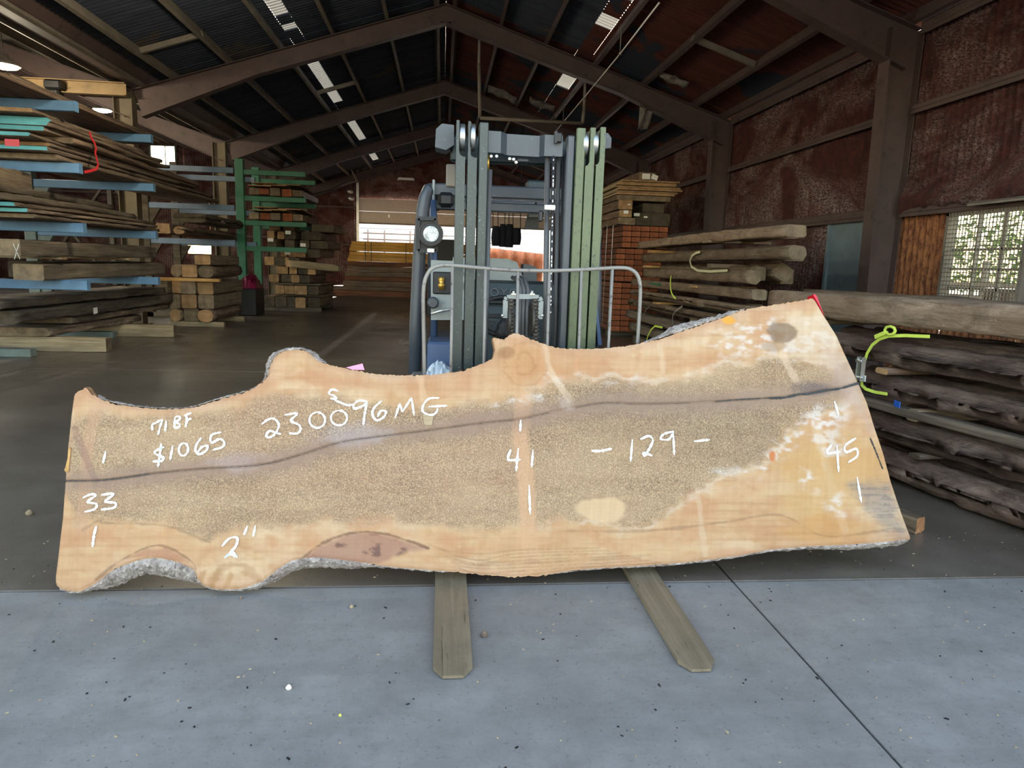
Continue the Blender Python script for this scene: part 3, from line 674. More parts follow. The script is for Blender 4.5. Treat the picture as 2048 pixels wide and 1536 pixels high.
def sd_line(P):
    P = smooth_poly(P, 60) if 3 <= len(P) < 24 else np.array(P, float); d = np.full(PX.shape, 1e9)
    for i in range(len(P) - 1):
        a, b_ = P[i], P[i + 1]; e = b_ - a; w0 = PX - a[0]; w1 = PY - a[1]; t = np.clip((w0 * e[0] + w1 * e[1]) / (e @ e), 0, 1)
        d = np.minimum(d, np.hypot(w0 - e[0] * t, w1 - e[1] * t))
    return d
def sm(x, a, b_): t = np.clip((x - a) / (b_ - a), 0, 1); return t * t * (3 - 2 * t)
def C(r, g, b_): return np.array(srgb(r, g, b_))
def lay(col, m, c): return col * (1 - m[..., None]) + np.asarray(c) * m[..., None]
warp = (fbm(PX / 34, PY / 22, 5, 5) - .5) * 34 + (fbm(PX / 8, PY / 6, 6) - .5) * 12
grain = fbm(PX / 150, PY / 6.5, 9); big = fbm(PX / 160, PY / 60, 2); mott = fbm(PX / 26, PY / 14, 21)
col = np.ones(PX.shape + (3,)) * C(222, 188, 138)
col = lay(col, sm(big, .35, .7) * .8, C(232, 206, 162)); col = lay(col, sm(mott, .48, .75) * .45, C(206, 160, 106)); col = lay(col, sm(fbm(PX / 70, PY / 40, 61), .5, .7) * .5, C(210, 158, 112)); col = lay(col, sm(fbm(PX / 14, PY / 60, 62), .55, .8) * .16, C(196, 146, 98)); col = lay(col, sm(grain, .5, .75) * .28, C(194, 148, 102)); col = lay(col, sm(fbm(PX / 120, PY / 4.2, 15), .55, .8) * .22, C(176, 128, 84))
HEART = [(140, 850), (190, 815), (330, 830), (430, 812), (520, 792), (570, 780), (640, 782), (740, 802), (850, 808), (950, 800), (1040, 792), (1085, 768), (1110, 755), (1200, 751), (1300, 757), (1400, 742), (1480, 722), (1540, 708), (1600, 716), (1700, 722), (1730, 800), (1690, 805), (1620, 832), (1580, 868), (1545, 908), (1520, 938), (1440, 952), (1400, 985), (1350, 1022), (1300, 1050), (1240, 1062), (1180, 1040), (1080, 1062), (1040, 1062), (950, 1068), (850, 1062), (760, 1045), (660, 1050), (560, 1060), (470, 1062), (420, 1085), (330, 1052), (250, 1050), (200, 1045), (150, 1050), (128, 1000)]
hd = sd_poly(HEART) + warp
heart = sm(-hd, -6, 22)
hcol = np.ones(col.shape) * C(192, 166, 130); hcol = lay(hcol, sm(big, .45, .75) * .7, C(196, 168, 126)); hcol = lay(hcol, sm(mott, .5, .8) * .35, C(152, 124, 92)); hcol = lay(hcol, sm(fbm(PX / 220, PY / 40, 33), .45, .7) * .5, C(164, 134, 104)); hcol = lay(hcol, sm(fbm(PX / 180, PY / 26, 37), .55, .75) * .5, C(206, 178, 134))
hcol = lay(hcol, sm(sd_line([(560, 880), (800, 960), (1000, 900)]), 190, 20) * .28, C(176, 136, 112))
hcol = lay(hcol, sm(sd_line([(1200, 800), (1440, 850), (1530, 880)]), 120, 10) * .5, C(140, 126, 104))
col = lay(col, heart * .85, hcol)
col = lay(col, sm(np.abs(hd + 2), 9, 1) * sm(PX, 1000, 1150) * sm(mott, .35, .6) * .5, C(236, 220, 190)); col = lay(col, sm(hd, 0, 26) * sm(hd, 60, 26) * .3, C(206, 150, 100))
# rosy sapwood at the edges and paler stripes
edge = np.minimum(sd_line(TOP), sd_line(BOT)); col = lay(col, sm(edge, 26, 4) * .35, C(206, 160, 124))
for P, w_, c, k in (([(200, 800), (175, 900), (165, 1060)], 16, C(214, 172, 132), .5), ([(150, 860), (190, 960)], 10, C(150, 116, 104), .5),
                    ([(1048, 800), (1040, 870), (1052, 960), (1060, 1130)], 22, C(226, 184, 138), .75), ([(1090, 695), (1100, 740), (1140, 800)], 9, C(240, 216, 176), .6),
                    ([(840, 752), (848, 800)], 8, C(240, 212, 164), .4), ([(1395, 980), (1410, 1110)], 7, C(240, 220, 180), .35), ([(1320, 690), (1326, 745)], 7, C(240, 220, 180), .35),
                    ([(1560, 690), (1580, 740), (1595, 765)], 9, C(238, 214, 176), .6), ([(1630, 850), (1650, 920), (1670, 1000), (1690, 1060)], 12, C(240, 220, 180), .5)):
    col = lay(col, sm(sd_line(P) + warp * .2, w_, w_ * .5) * k, c); heart = heart * (1 - sm(sd_line(P) + warp * .2, w_, w_ * .5) * k * .9)
# burl
bd = np.hypot((PX - 1050) / 60, (PY - 728) / 60); col = lay(col, sm(bd + (mott - .5) * .6, 1.15, .3) * .55, C(206, 152, 96)); col = lay(col, sm(np.hypot((PX - 1012) / 20, (PY - 706) / 16) + (mott - .5) * .5, 1.1, .5) * .6, C(160, 116, 74))
ring = np.sin(bd * 16 + mott * 5); col = lay(col, sm(ring, .6, 1) * sm(bd, 1.2, .6) * .3, C(170, 116, 72))
# grey-violet heart streak following the split
CRACK = [(131, 962), (210, 960), (300, 948), (400, 938), (520, 930), (600, 910), (680, 885), (760, 873), (850, 862), (950, 848), (1040, 838), (1100, 825), (1150, 815), (1210, 806), (1280, 808), (1380, 806), (1480, 800), (1560, 795), (1620, 786), (1680, 775), (1718, 766)]
cd = sd_line(CRACK) + warp * .5; col = lay(col, sm(cd, 44, 4) * .58, C(156, 134, 118)); heart = heart * (1 - sm(cd, 30, 6) * .75)
col = lay(col, sm(np.hypot((PX - 700) / 90, (PY - 868) / 26) + (mott - .5), 1.2, .3) * .5, C(198, 190, 184))
col = lay(col, sm(np.hypot((PX - 480) / 70, (PY - 925) / 24) + (mott - .5), 1.2, .3) * .4, C(196, 180, 172))
col = lay(col, sm(np.hypot((PX - 1630) / 46, (PY - 775) / 16) + (mott - .5), 1.2, .4) * .6, C(98, 92, 96))
# right end: yellow bleached wood, grey end, chalky mould, stains
yl = sm(np.hypot((PX - 1670) / 130, (PY - 960) / 90) + (big - .5), 1.2, .4); col = lay(col, yl * .6, C(224, 182, 112)); heart = heart * (1 - yl)
col = lay(col, sm(np.hypot((PX - 1660) / 110, (PY - 1060) / 34) + (mott - .5), 1.2, .5) * .5, C(214, 158, 84))
gr = sm(sd_poly([(1735, 960), (1785, 960), (1815, 1078), (1760, 1060), (1700, 965)]) + warp, 14, -18); col = lay(col, gr * .55, C(152, 148, 142)); col = lay(col, gr * sm(fbm(PX / 30, PY / 2.4, 71), .5, .7) * .5, C(112, 112, 110))
rt = sm(sd_poly([(1650, 650), (1720, 770), (1745, 860), (1690, 800), (1640, 720)]) + warp * .6, 16, -16); col = lay(col, rt * .6, C(206, 184, 162)); heart = heart * (1 - rt)
mould = fbm(PX / 15, PY / 9, 41)
for P, k in (([(1400, 690), (1470, 650), (1560, 640), (1640, 640), (1680, 690), (1650, 710), (1560, 720), (1440, 710)], 1.0), ([(1430, 945), (1520, 930), (1560, 880), (1620, 830), (1670, 830), (1650, 860), (1570, 905), (1530, 950)], 1.0), ([(1645, 1005), (1675, 990), (1690, 1030), (1680, 1030)], 1.1), ([(1605, 945), (1622, 940), (1632, 975), (1612, 975)], 1.1), ([(1100, 745), (1130, 800), (1140, 815), (1120, 760)], .7), ([(985, 812), (1010, 800), (1040, 795), (1090, 785), (1085, 795), (1010, 815)], .9), ([(1180, 755), (1300, 750), (1300, 760), (1190, 762)], .7), ([(1630, 850), (1660, 845), (1690, 900), (1650, 930)], .8), ([(1620, 820), (1690, 815), (1690, 850), (1640, 845)], .8)):
    m = sm(sd_poly(P) + warp * .9, 14, -12) * sm(mould, .42, .68) * k * .85; col = lay(col, np.clip(m, 0, 1) * .9, C(242, 236, 220))
up = sm(np.hypot((PX - 1625) / 75, (PY - 670) / 46) + (mott - .5) * .8, 1.15, .7); col = lay(col, up * .55, C(232, 214, 178))
col = lay(col, sm(np.hypot((PX - 1562) / 32, (PY - 664) / 20) + (mott - .5) * .7, 1.1, .85) * .8, C(140, 116, 86))
col = lay(col, sm(np.hypot((PX - 1548) / 28, (PY - 694) / 12) + (mott - .5) * .7, 1.1, .7) * .6, C(176, 146, 104))
col = lay(col, sm(np.hypot((PX - 1458) / 16, (PY - 642) / 10) + (mott - .5) * .9, 1.1, .7) * .9, C(246, 182, 66))
col = lay(col, sm(np.hypot((PX - 1544) / 8, (PY - 912) / 14) + (mott - .5) * .9, 1.1, .7) * .9, C(220, 130, 56))
col = lay(col, sm(np.hypot((PX - 1205) / 52, (PY - 1020) / 26) + (mott - .5) * .6, 1.1, .8) * .8, C(236, 206, 156)); heart = heart * (1 - sm(np.hypot((PX - 1205) / 52, (PY - 1020) / 26), 1.2, .9))
# lower left swirl and ingrown bark
sw = np.hypot(PX - 470, (PY - 1180) * 1.0); m = sm(np.sin(sw / 7.5 + mott * 3), .2, 1) * sm(sw, 120, 60); col = lay(col, m * .45, C(180, 140, 92))
col = lay(col, sm(np.hypot((PX - 432) / 40, (PY - 1158) / 22), 1.05, .9) * sm(np.sin((PX * .7 + PY * .3) / 3.2), -.2, .8) * .6, C(190, 148, 96))
ing = sm(sd_poly([(600, 1122), (640, 1092), (700, 1068), (760, 1068), (820, 1085), (856, 1096), (800, 1108), (770, 1124), (720, 1126)]) + warp * .25, 5, -5); col = lay(col, ing * .7, C(170, 128, 108)); heart *= 1 - ing
col = lay(col, ing * sm(mott, .55, .7) * .7, C(104, 78, 70))
ing2 = sm(sd_poly([(245, 1120), (290, 1095), (340, 1100), (385, 1128), (350, 1120), (310, 1112)]) + warp * .3, 5, -5); col = lay(col, ing2 * .6, C(184, 128, 98))
for P, k in (([(600, 1120), (640, 1090), (700, 1066), (760, 1066), (820, 1083), (856, 1096)], .8), ([(190, 1160), (240, 1122), (300, 1093), (340, 1096), (385, 1125), (392, 1140)], .6), ([(165, 1060), (185, 1048), (200, 1040), (212, 1046), (330, 1052), (420, 1085)], .35), ([(1130, 1062), (1290, 1062), (1450, 1044), (1560, 1030), (1640, 1070), (1720, 1068), (1790, 1055)], .4), ([(860, 1090), (950, 1120), (1060, 1125), (1180, 1118), (1300, 1110)], .25)):
    col = lay(col, sm(sd_line(P) + (mott - .5) * 5 + warp * .12, 3.0, .6) * k * .8, C(104, 74, 54))
for k in range(7):
    col = lay(col, sm(sd_line([(880 + 6 * k, 1100 + 6 * k), (960, 1108 + 7 * k + 6 * math.sin(k)), (1040, 1100 + 7 * k), (1200 + 20 * k, 1096 + 5 * k)]) + (mott - .5) * 4, 1.8, .6) * .35, C(150, 112, 74))
# saw marks: fine cross lines
saw = .6 * vnoise(PX / 2.6 + PY * .02, PY / 240, 77) + .4 * vnoise(PX / 9 + PY * .02, PY / 300, 78); col = col * (1 + (saw[..., None] - .5) * .14)
col = col * np.array([.60, .562, .60])
# ---- mesh
slab = empty('wood_slab', SBASE, 'long live-edge wood slab with chalk prices standing on the forklift forks', 'wood slab', kind='thing')
n = np.array(SN); p0 = np.array(SBASE)
d = np.stack([PX - CX, PY - CY, np.full(PX.shape, FPX)], -1) @ RW.T; tt = ((p0 - CAM) @ n) / (d @ n); FP = CAM + d * tt[..., None]
rel = (fbm(PX / 40, PY / 20, 51) - .5) * .003; rel = rel - sm(sd_line(CRACK), 3.0, .5) * .008
rel = rel - sm(np.minimum(sd_line(TOP), sd_line(BOT)), 7, 0) * .006
FP = FP + n * rel[..., None]
me = bpy.data.meshes.new('sawn_face')
nf = (NU + 1) * (NV + 1); idx = np.arange(nf).reshape(NU + 1, NV + 1)
front = np.stack([idx[:-1, :-1], idx[:-1, 1:], idx[1:, 1:], idx[1:, :-1]], -1).reshape(-1, 4)
# rim: ring around the outline, bulging and then the back face
ring_i = np.r_[idx[:, 0], idx[-1, 1:], idx[::-1, -1][1:], idx[0, ::-1][1:-1]]; nr = len(ring_i); ringp = FP.reshape(-1, 3)[ring_i]
cen = ringp.mean(0); TH = .052
V = [FP.reshape(-1, 3)]; Fc = front.tolist(); base = nf; prev = ring_i
for kk in range(1, 4):
    dep = TH * kk / 3; jit = rs.randn(nr, 1) * .002
    q = ringp - n * dep + (np.roll(jit, 1) + jit) * np.array(SU)[None] ; V.append(q); cur = np.arange(base, base + nr); base += nr
    for i in range(nr): j = (i + 1) % nr; Fc.append([prev[i], cur[i], cur[j], prev[j]])
    prev = cur
V = np.vstack(V); Fc.append(prev[::-1].tolist())
me.from_pydata((V - p0).tolist(), [], Fc)
ca = me.color_attributes.new('wood', 'FLOAT_COLOR', 'POINT'); rgba = np.zeros((len(V), 4), np.float32)
rgba[:nf, :3] = np.clip(col.reshape(-1, 3), 0, 1); rgba[:nf, 3] = heart.reshape(-1)
rim = np.tile(C(168, 128, 92), (len(V) - nf, 1)) * (1 + (rs.rand(len(V) - nf, 1) - .5) * .5); rgba[nf:, :3] = rim
ca.data.foreach_set('color', rgba.ravel())
me.polygons.foreach_set('use_smooth', [True] * len(me.polygons))
t = NT('sawn_slab_wood'); a = t.node('Attribute'); a.attribute_name = 'wood'
v_ = t.coord('Object', (1, 1, 1)); nz = t.noise(v_, 190, 3, .7, .3); nz2 = t.noise(t.coord('Object', (3, 60, 60)), 1.5, 5, .7); nz3 = t.noise(v_, 60, 4, .7)
c = a.outputs['Color']; hm = a.outputs['Alpha']
sk = t.math('MULTIPLY', t.math('MULTIPLY', t.ramp(nz, [(.47, 0.0), (.57, 1.0)]), hm), t.ramp(t.noise(t.coord('Object', (2.2, 6, 6)), 1.0, 4, .6), [(.35, .45), (.65, 1.25)]))
c = t.mix(t.math('MULTIPLY', sk, .46), c, srgb(72, 60, 46)); c = t.mix(t.math('MULTIPLY', t.math('MULTIPLY', t.ramp(nz, [(.38, 1.0), (.47, 0.0)]), hm), .35), c, srgb(206, 180, 136))
c = t.mix(t.ramp(nz2, [(.55, 0.0), (.8, .22)]), c, srgb(150, 104, 66)); c = t.mix(t.ramp(nz3, [(.62, 0.0), (.8, .18)]), c, srgb(226, 208, 176))
t.bump(t.math('ADD', nz, nz2), .12, .003); me.materials.append(t.fin(c, .72, 0, .25))
link('sawn_face', me, slab)
# ---- bark
def barkmat():
    t = NT('rough_grey_bark'); v = t.coord(); a_ = t.noise(v, 22, 8, .75, .4); b_ = t.node('TexVoronoi'); t.t.links.new(v, b_.inputs['Vector']); b_.inputs['Scale'].default_value = 38
    c = t.mix(t.ramp(a_, [(.3, 0.0), (.7, 1.0)]), srgb(124, 108, 100), srgb(226, 216, 208)); c = t.mix(t.ramp(b_.outputs[0], [(.0, .8), (.25, 0.0)]), c, srgb(196, 190, 184))
    c = t.mix(t.ramp(t.noise(v, 7, 4), [(.55, 0.0), (.75, .6)]), c, srgb(140, 100, 82)); t.bump(t.math('ADD', a_, t.math('MULTIPLY', b_.outputs[0], .8)), 1.0, .02)
    return t.fin(c, .95, 0, .2)
M['bark'] = barkmat()
def bark(inner, outer, nseg, d0=.004, d1=.05, seed=0):
    I = smooth_poly(inner, nseg + 1); O = smooth_poly(outer, nseg + 1, .9, seed); mrow = 7; V = []; F = []; r_ = np.random.RandomState(seed)
    for i in range(nseg + 1):
        e = min(1, i / 6, (nseg - i) / 6)
        for j in range(mrow + 1):
            f = j / mrow; q = I[i] * (1 - f) + O[i] * f; dep = d0 + (d1 - d0) * f ** 1.6 - .010 * math.sin(f * PI) * e + r_.randn() * .0028 * e * (1 if 0 < j < mrow else .4)
            V.append(sp(q[0] + r_.randn() * .5, q[1] + r_.randn() * .5, dep))
        V.append(sp(I[i][0], I[i][1], d1 + .004))
    w = mrow + 2
    for i in range(nseg):
        for j in range(w - 1): F.append((i * w + j, i * w + j + 1, (i + 1) * w + j + 1, (i + 1) * w + j))
    b = MB(); b.add(V, F, 0, False); b.build('bark_strip', M['bark'], slab, 'rough grey bark')
bark([(522, 766), (535, 751), (539, 734), (547, 717), (561, 705), (581, 700), (605, 700), (622, 709), (635, 721), (652, 727)], [(516, 768), (524, 752), (527, 731), (535, 707), (555, 696), (580, 691), (605, 692), (625, 700), (638, 711), (654, 726)], 70, seed=1)
bark([(118, 1178), (158, 1183), (192, 1166), (226, 1141), (270, 1123), (310, 1116), (351, 1124), (385, 1139), (393, 1156), (404, 1170)], [(117, 1185), (141, 1192), (175, 1185), (209, 1180), (243, 1168), (276, 1154), (300, 1154), (331, 1159), (368, 1168), (402, 1174)], 120, seed=2)
bark([(402, 1168), (436, 1179), (486, 1177), (527, 1161), (561, 1135), (588, 1121), (629, 1115), (673, 1119), (720, 1125), (770, 1133), (826, 1138), (870, 1142), (905, 1144)], [(404, 1176), (436, 1185), (486, 1185), (520, 1178), (554, 1163), (581, 1147), (622, 1139), (690, 1141), (740, 1138), (790, 1139), (826, 1143), (870, 1147), (908, 1146)], 170, seed=3)
bark([(1100, 1149), (1154, 1141), (1227, 1135), (1280, 1132), (1374, 1125), (1469, 1113), (1544, 1100), (1620, 1093), (1695, 1090), (1771, 1084), (1821, 1078)], [(1102, 1150), (1154, 1145), (1227, 1139), (1280, 1138), (1374, 1132), (1469, 1120), (1544, 1107), (1620, 1102), (1695, 1102), (1771, 1098), (1818, 1092)], 170, seed=4)
bark([(1290, 685), (1336, 671), (1393, 652), (1450, 633), (1491, 618)], [(1284, 685), (1330, 664), (1352, 648), (1400, 636), (1492, 614)], 70, seed=5)
bark([(190, 794), (215, 803), (283, 814), (368, 816), (436, 798), (496, 781), (520, 767)], [(186, 787), (215, 799), (283, 811), (368, 813), (436, 793), (496, 776), (516, 766)], 110, d0=.01, seed=6)
# ---- cracks, chalk, tags
def strip(path, w, mat, name, d=-.0012, seg=None, label=None, wj=0.0, th=.0012):
    P = smooth_poly(path, seg or max(4, int(sum(math.dist(path[i], path[i + 1]) for i in range(len(path) - 1)) / 2.2))) if len(path) > 2 else resample(path, 12)
    ws = [(w * (1 + wj * noise1(i * .9, len(path)))) * (.35 + .65 * min(1, (i + .6) / 2.5, (len(P) - i - .4) / 2.5)) for i in range(len(P))]
    b = MB(); b.ribbon([sp(q[0], q[1], d) for q in P], ws, SN, th); return b.build(name, mat, slab, label)
px = .0019
strip(CRACK[:3], 1.8 * px, M['black'], 'split', label='dark end split', wj=.5)
strip(CRACK[2:12], .7 * px, M['black'], 'split', wj=.8)
strip(CRACK[12:16], .6 * px, M['black'], 'split', wj=.8)
strip([(1430, 803), (1480, 799), (1520, 797), (1560, 794)], 2.2 * px, M['black'], 'split', wj=.6)
strip([(1540, 797), (1570, 795), (1600, 788), (1615, 788), (1650, 781), (1680, 777), (1718, 766)], 4.5 * px, M['black'], 'split', wj=.5, label='dark open end split')
strip([(1740, 876), (1752, 905), (1765, 938)], 3 * px, M['black'], 'split', wj=.5)
def zc(o, s, P): return [(o[0] + x * s, o[1] + y * s) for x, y in P]
def ell(cx, cy, rx, ry, tilt=0): return [(cx + rx * math.cos(a) * math.cos(tilt) - ry * math.sin(a) * math.sin(tilt), cy + rx * math.cos(a) * math.sin(tilt) + ry * math.sin(a) * math.cos(tilt)) for a in [(-1.7 + 2 * PI * k / 14) for k in range(15)]]
A1 = ((110, 760), .2197); A2 = ((500, 750), .1953); A4 = ((80, 680), .3386); A5 = ((680, 640), .3647); A6 = ((1280, 570), .3776)
WR = [(A1, [(885, 405), (890, 460)]), (A1, [(880, 410), (930, 385), (975, 365), (958, 430), (940, 500)]), (A1, [(1015, 370), (1005, 470)]), (A1, [(1095, 340), (1088, 440)]), (A1, [(1092, 342), (1130, 330), (1140, 355), (1102, 385), (1138, 402), (1130, 428), (1088, 440)]), (A1, [(1195, 318), (1203, 365), (1190, 430)]), (A1, [(1175, 325), (1245, 300)]), (A1, [(1195, 370), (1245, 350)]),
      (A1, [(998, 608), (930, 640), (910, 668), (985, 705), (975, 735), (890, 742)]), (A1, [(970, 578), (955, 690), (940, 795)]), (A1, [(1075, 600), (1050, 730)]), (A1, ell(1172, 632, 42, 58, .15)), (A1, [(1335, 525), (1290, 590), (1283, 645), (1320, 675), (1380, 640), (1388, 600), (1340, 610), (1305, 655)]), (A1, [(1515, 475), (1428, 502), (1425, 572), (1500, 538), (1542, 565), (1525, 610), (1435, 638)]), (A1, [(465, 650), (440, 760)]),
      (A2, [(120, 505), (190, 455), (250, 450), (295, 500), (285, 560), (240, 620), (180, 640), (172, 605), (210, 572), (270, 595), (318, 605)]), (A2, [(355, 410), (485, 395), (420, 468), (500, 510), (520, 560), (480, 600), (400, 595)]), (A2, ell(690, 462, 80, 80)), (A2, ell(912, 440, 82, 76)), (A2, [(1205, 270), (1110, 265), (1060, 315), (1078, 345), (1160, 315), (1205, 278)]), (A2, [(1198, 278), (1175, 400), (1160, 520)]), (A2, [(1348, 265), (1270, 340), (1255, 410), (1300, 465), (1370, 430), (1392, 375), (1340, 370), (1305, 430)]), (A2, [(1485, 442), (1535, 290)]), (A2, [(1535, 290), (1560, 380)]), (A2, [(1560, 380), (1655, 232)]), (A2, [(1655, 232), (1680, 415)]), (A2, [(1938, 235), (1830, 245), (1770, 320), (1775, 380), (1850, 410), (1900, 390), (1925, 340)]), (A2, [(1830, 325), (2020, 315)]), (A2, [(905, 165), (840, 150), (810, 190), (865, 215), (880, 245), (825, 240)]), (A2, [(870, 260), (920, 280), (1000, 310), (1060, 300)]),
      (A4, [(255, 932), (300, 912), (332, 918), (285, 955), (335, 968), (325, 998), (265, 1015)]), (A4, [(362, 915), (440, 908), (388, 953), (447, 962), (438, 990), (362, 1002)]), (A4, [(335, 1100), (322, 1150), (312, 1222)]), (A4, [(1075, 1218), (1120, 1172), (1165, 1168), (1160, 1212), (1125, 1255), (1092, 1287)]), (A4, [(1092, 1285), (1125, 1265), (1168, 1282)]), (A4, [(1130, 1235), (1165, 1285)]), (A4, [(1227, 1098), (1205, 1152)]), (A4, [(1273, 1096), (1260, 1162)]),
      (A5, [(991, 548), (987, 612)]), (A5, [(936, 710), (922, 765), (992, 765)]), (A5, [(977, 703), (965, 830)]), (A5, [(1058, 712), (1050, 808)]), (A5, [(1036, 905), (1042, 1065)]), (A5, [(1378, 718), (1430, 718), (1490, 705)]), (A5, [(1602, 655), (1592, 778)]), (A6, [(0, 818), (45, 800), (66, 828), (25, 903), (18, 888), (65, 905)]), (A6, [(178, 775), (125, 790), (108, 815), (150, 818), (176, 782)]), (A6, [(174, 780), (180, 902)]), (A6, [(285, 828), (367, 820)]), (A6, [(1028, 615), (1050, 692)]), (A6, [(1012, 845), (988, 890), (1062, 883)]), (A6, [(1040, 848), (1050, 992)]), (A6, [(1142, 810), (1085, 850), (1090, 885), (1142, 868), (1148, 905), (1100, 940)]), (A6, [(1148, 1018), (1170, 1152)])]
for (o, s), P in WR: strip(zc(o, s, P), (4.8 if (o, s) in (A5, A6) else 4.3) * px, M['chalk'], 'chalk_stroke', -.002, wj=.45, th=.0018)
b = MB(); b.prism([sp(139, 895, -.002), sp(143, 895, -.002), sp(138, 944, -.002), sp(134, 944, -.002)], SN * .004); b.prism([sp(139, 896, .002), sp(130, 935, .002), sp(128, 940, .002), sp(133, 948, .002)], SN * -.03); b.build('end_chip', M['tan'], slab, 'pale splinter on the slab end')
b = MB(); b.prism([sp(1629, 588, -.002), sp(1633, 592, -.002), sp(1648, 632, -.002), sp(1640, 615, -.002), sp(1626, 590, -.002)], SN * -.05); b.build('flagging_tape', M['redtape'], slab, 'bright red tape')
b = MB(); b.prism([sp(690, 733, .03), sp(724, 725, .03), sp(728, 738, .03), sp(705, 738, .03)], SN * -.004); b.build('flagging_tape', M['pink'], slab, 'pink ribbon')
b = MB(); b.prism([sp(845, 828, -.001), sp(868, 826, -.001), sp(864, 850, -.001), sp(856, 853, -.001), sp(848, 848, -.001)], SN * .0015); b.build('torn_grain_patch', M['palew'], slab, 'pale torn grain')
# ================================================================ FORKLIFT
FL = empty('forklift', (.40, 4.3, 0), 'slate-blue forklift with raised dark green mast behind the wood slab', 'forklift')
def fl(b, name, mat, parent=None, label=None): return b.build(name, mat, parent or FL, label)
YM = 3.26
def mx(px, py=500, Y=YM): return at(px, py, Y=Y).x
def mz(py, px=1040, Y=YM): return at(px, py, Y=Y).z
# forks
for (x0, x1) in ((-.012, .115), (.80, .925)):
    b = MB(); xm = (x0 + x1) / 2; prof = [(2.065, .004, .014), (2.3, .004, .024), (3.0, .004, .034), (3.08, .004, .04)]
    V = []; F = []
    for k, (y, zb, zt) in enumerate(prof):
        xa, xb = (x0 + .03, x1 - .03) if k == 0 else (x0, x1)
        V += [(xa, y, zb), (xb, y, zb), (xb, y, zt), (xa, y, zt)]
    # chamfered tip: extra station just behind the nose
    V[4:4] = [(x0, 2.115, .004), (x1, 2.115, .004), (x1, 2.115, .017), (x0, 2.115, .017)]
    m = len(V) // 4
    for k in range(m - 1):
        for i in range(4): F.append((4 * k + i, 4 * k + (i + 1) % 4, 4 * k + 4 + (i + 1) % 4, 4 * k + 4 + i))
    F += [(0, 1, 2, 3), (4 * m - 4, 4 * m - 1, 4 * m - 2, 4 * m - 3)]
    b.add(V, F); fk = fl(b, 'fork', M['fork'])
    b = MB(); b.box((xm, 3.105, .31), (x1 - x0, .05, .62), bev=.008); b.build('fork_shank', M['rubber'], fk)
# carriage
for z in (.2, .56): b = MB(); b.box((.42, 3.16, z), (1.02, .045, .11), bev=.01); fl(b, 'carriage_bar', M['cowl'])
# load backrest: bent tube hoop and bars
BRY = 3.12
def br(px, py): return at(px, py, Y=BRY)
hoop = [br(853, 760), br(847, 650), br(846, 590), br(849, 560), br(858, 541), br(874, 531), br(900, 530), br(960, 536), br(1030, 541), br(1110, 542), br(1190, 538), br(1240, 535), br(1260, 537), br(1273, 546), br(1280, 562), br(1281, 590), br(1278, 640), br(1274, 690)]
hoop[0].z = .5; hoop[-1].z = .5
Pp = []
for i in range(len(hoop) - 1):
    for k in range(4): Pp.append(hoop[i].lerp(hoop[i + 1], k / 4))
Pp.append(hoop[-1])
for _ in range(3): Pp = [Pp[0]] + [(Pp[i - 1] + Pp[i] * 2 + Pp[i + 1]) / 4 for i in range(1, len(Pp) - 1)] + [Pp[-1]]
b = MB(); b.tube(Pp, .0085, 10, ref=(0, 1, 0)); bkr = fl(b, 'backrest_hoop', M['tube'])
for (xt, xb, yt) in ((905, 903, 533), (971, 970, 539), (1036, 1036, 543), (1099, 1096, 544), (1163, 1160, 541), (1225, 1217, 538)):
    p, q = br(xt, yt), br(xb, 700); q.z = .5
    b = MB(); b.tube([p, p.lerp(q, .5), q], .007, 8); b.build('backrest_bar', M['tube'], bkr)
# mast channels
ZT = mz(245, 930); ZC = mz(312, 930); 
def channel(pa, pb, na, nb, ztop, zcut, full, mat, side):
    """front flange between pixels pa..pb at eye level, narrow tongue na..nb above the roller notch"""
    x0, x1 = mx(pa), mx(pb); b = MB(); zb = .12
    if full: b.box(((x0 + x1) / 2, YM + .012, (zb + ztop) / 2), (x1 - x0, .024, ztop - zb), bev=.003)
    else:
        n0, n1 = mx(na, 300), mx(nb, 300)
        z2 = zcut; r = .02
        if side < 0: prof = [(x0, zb), (x1, zb), (x1, z2 - .0), (n1 + r, z2), (n1 + r * .3, z2 + r * .35), (n1, z2 + r), (n1, ztop), (x0, ztop)]
        else: prof = [(x0, zb), (x1, zb), (x1, ztop), (n0, ztop), (n0, z2 + r), (n0 - r * .3, z2 + r * .35), (n0 - r, z2), (x0, z2)]
        b.prism([(x, YM, z) for x, z in prof], (0, .024, 0))
    xw = x0 + .007 if side < 0 else x1 - .007
    b.box((xw, YM + .075, (zb + ztop) / 2), (.013, .11, ztop - zb)); b.box(((x0 + x1) / 2, YM + .14, (zb + zcut) / 2), (x1 - x0, .02, zcut - zb))
    return fl(b, 'mast_channel', mat)
channel(909, 927, 912, 918, mz(240, 915), mz(313, 920), False, M['mast'], -1)
channel(932, 950, 933.5, 940, mz(242, 935), mz(315, 945), False, M['mast'], -1)
channel(954, 971.5, 0, 0, mz(244, 963), mz(300, 963), True, M['mast'], -1)
channel(1144, 1161, 0, 0, mz(255, 1155), mz(300, 1155), True, M['mastolive'], 1)
channel(1163, 1180, 1180, 1186, mz(255, 1183), mz(333, 1170), False, M['mastolive'], 1)
channel(1184, 1200, 1200, 1207, mz(254, 1203), mz(331, 1195), False, M['mastolive'], 1)
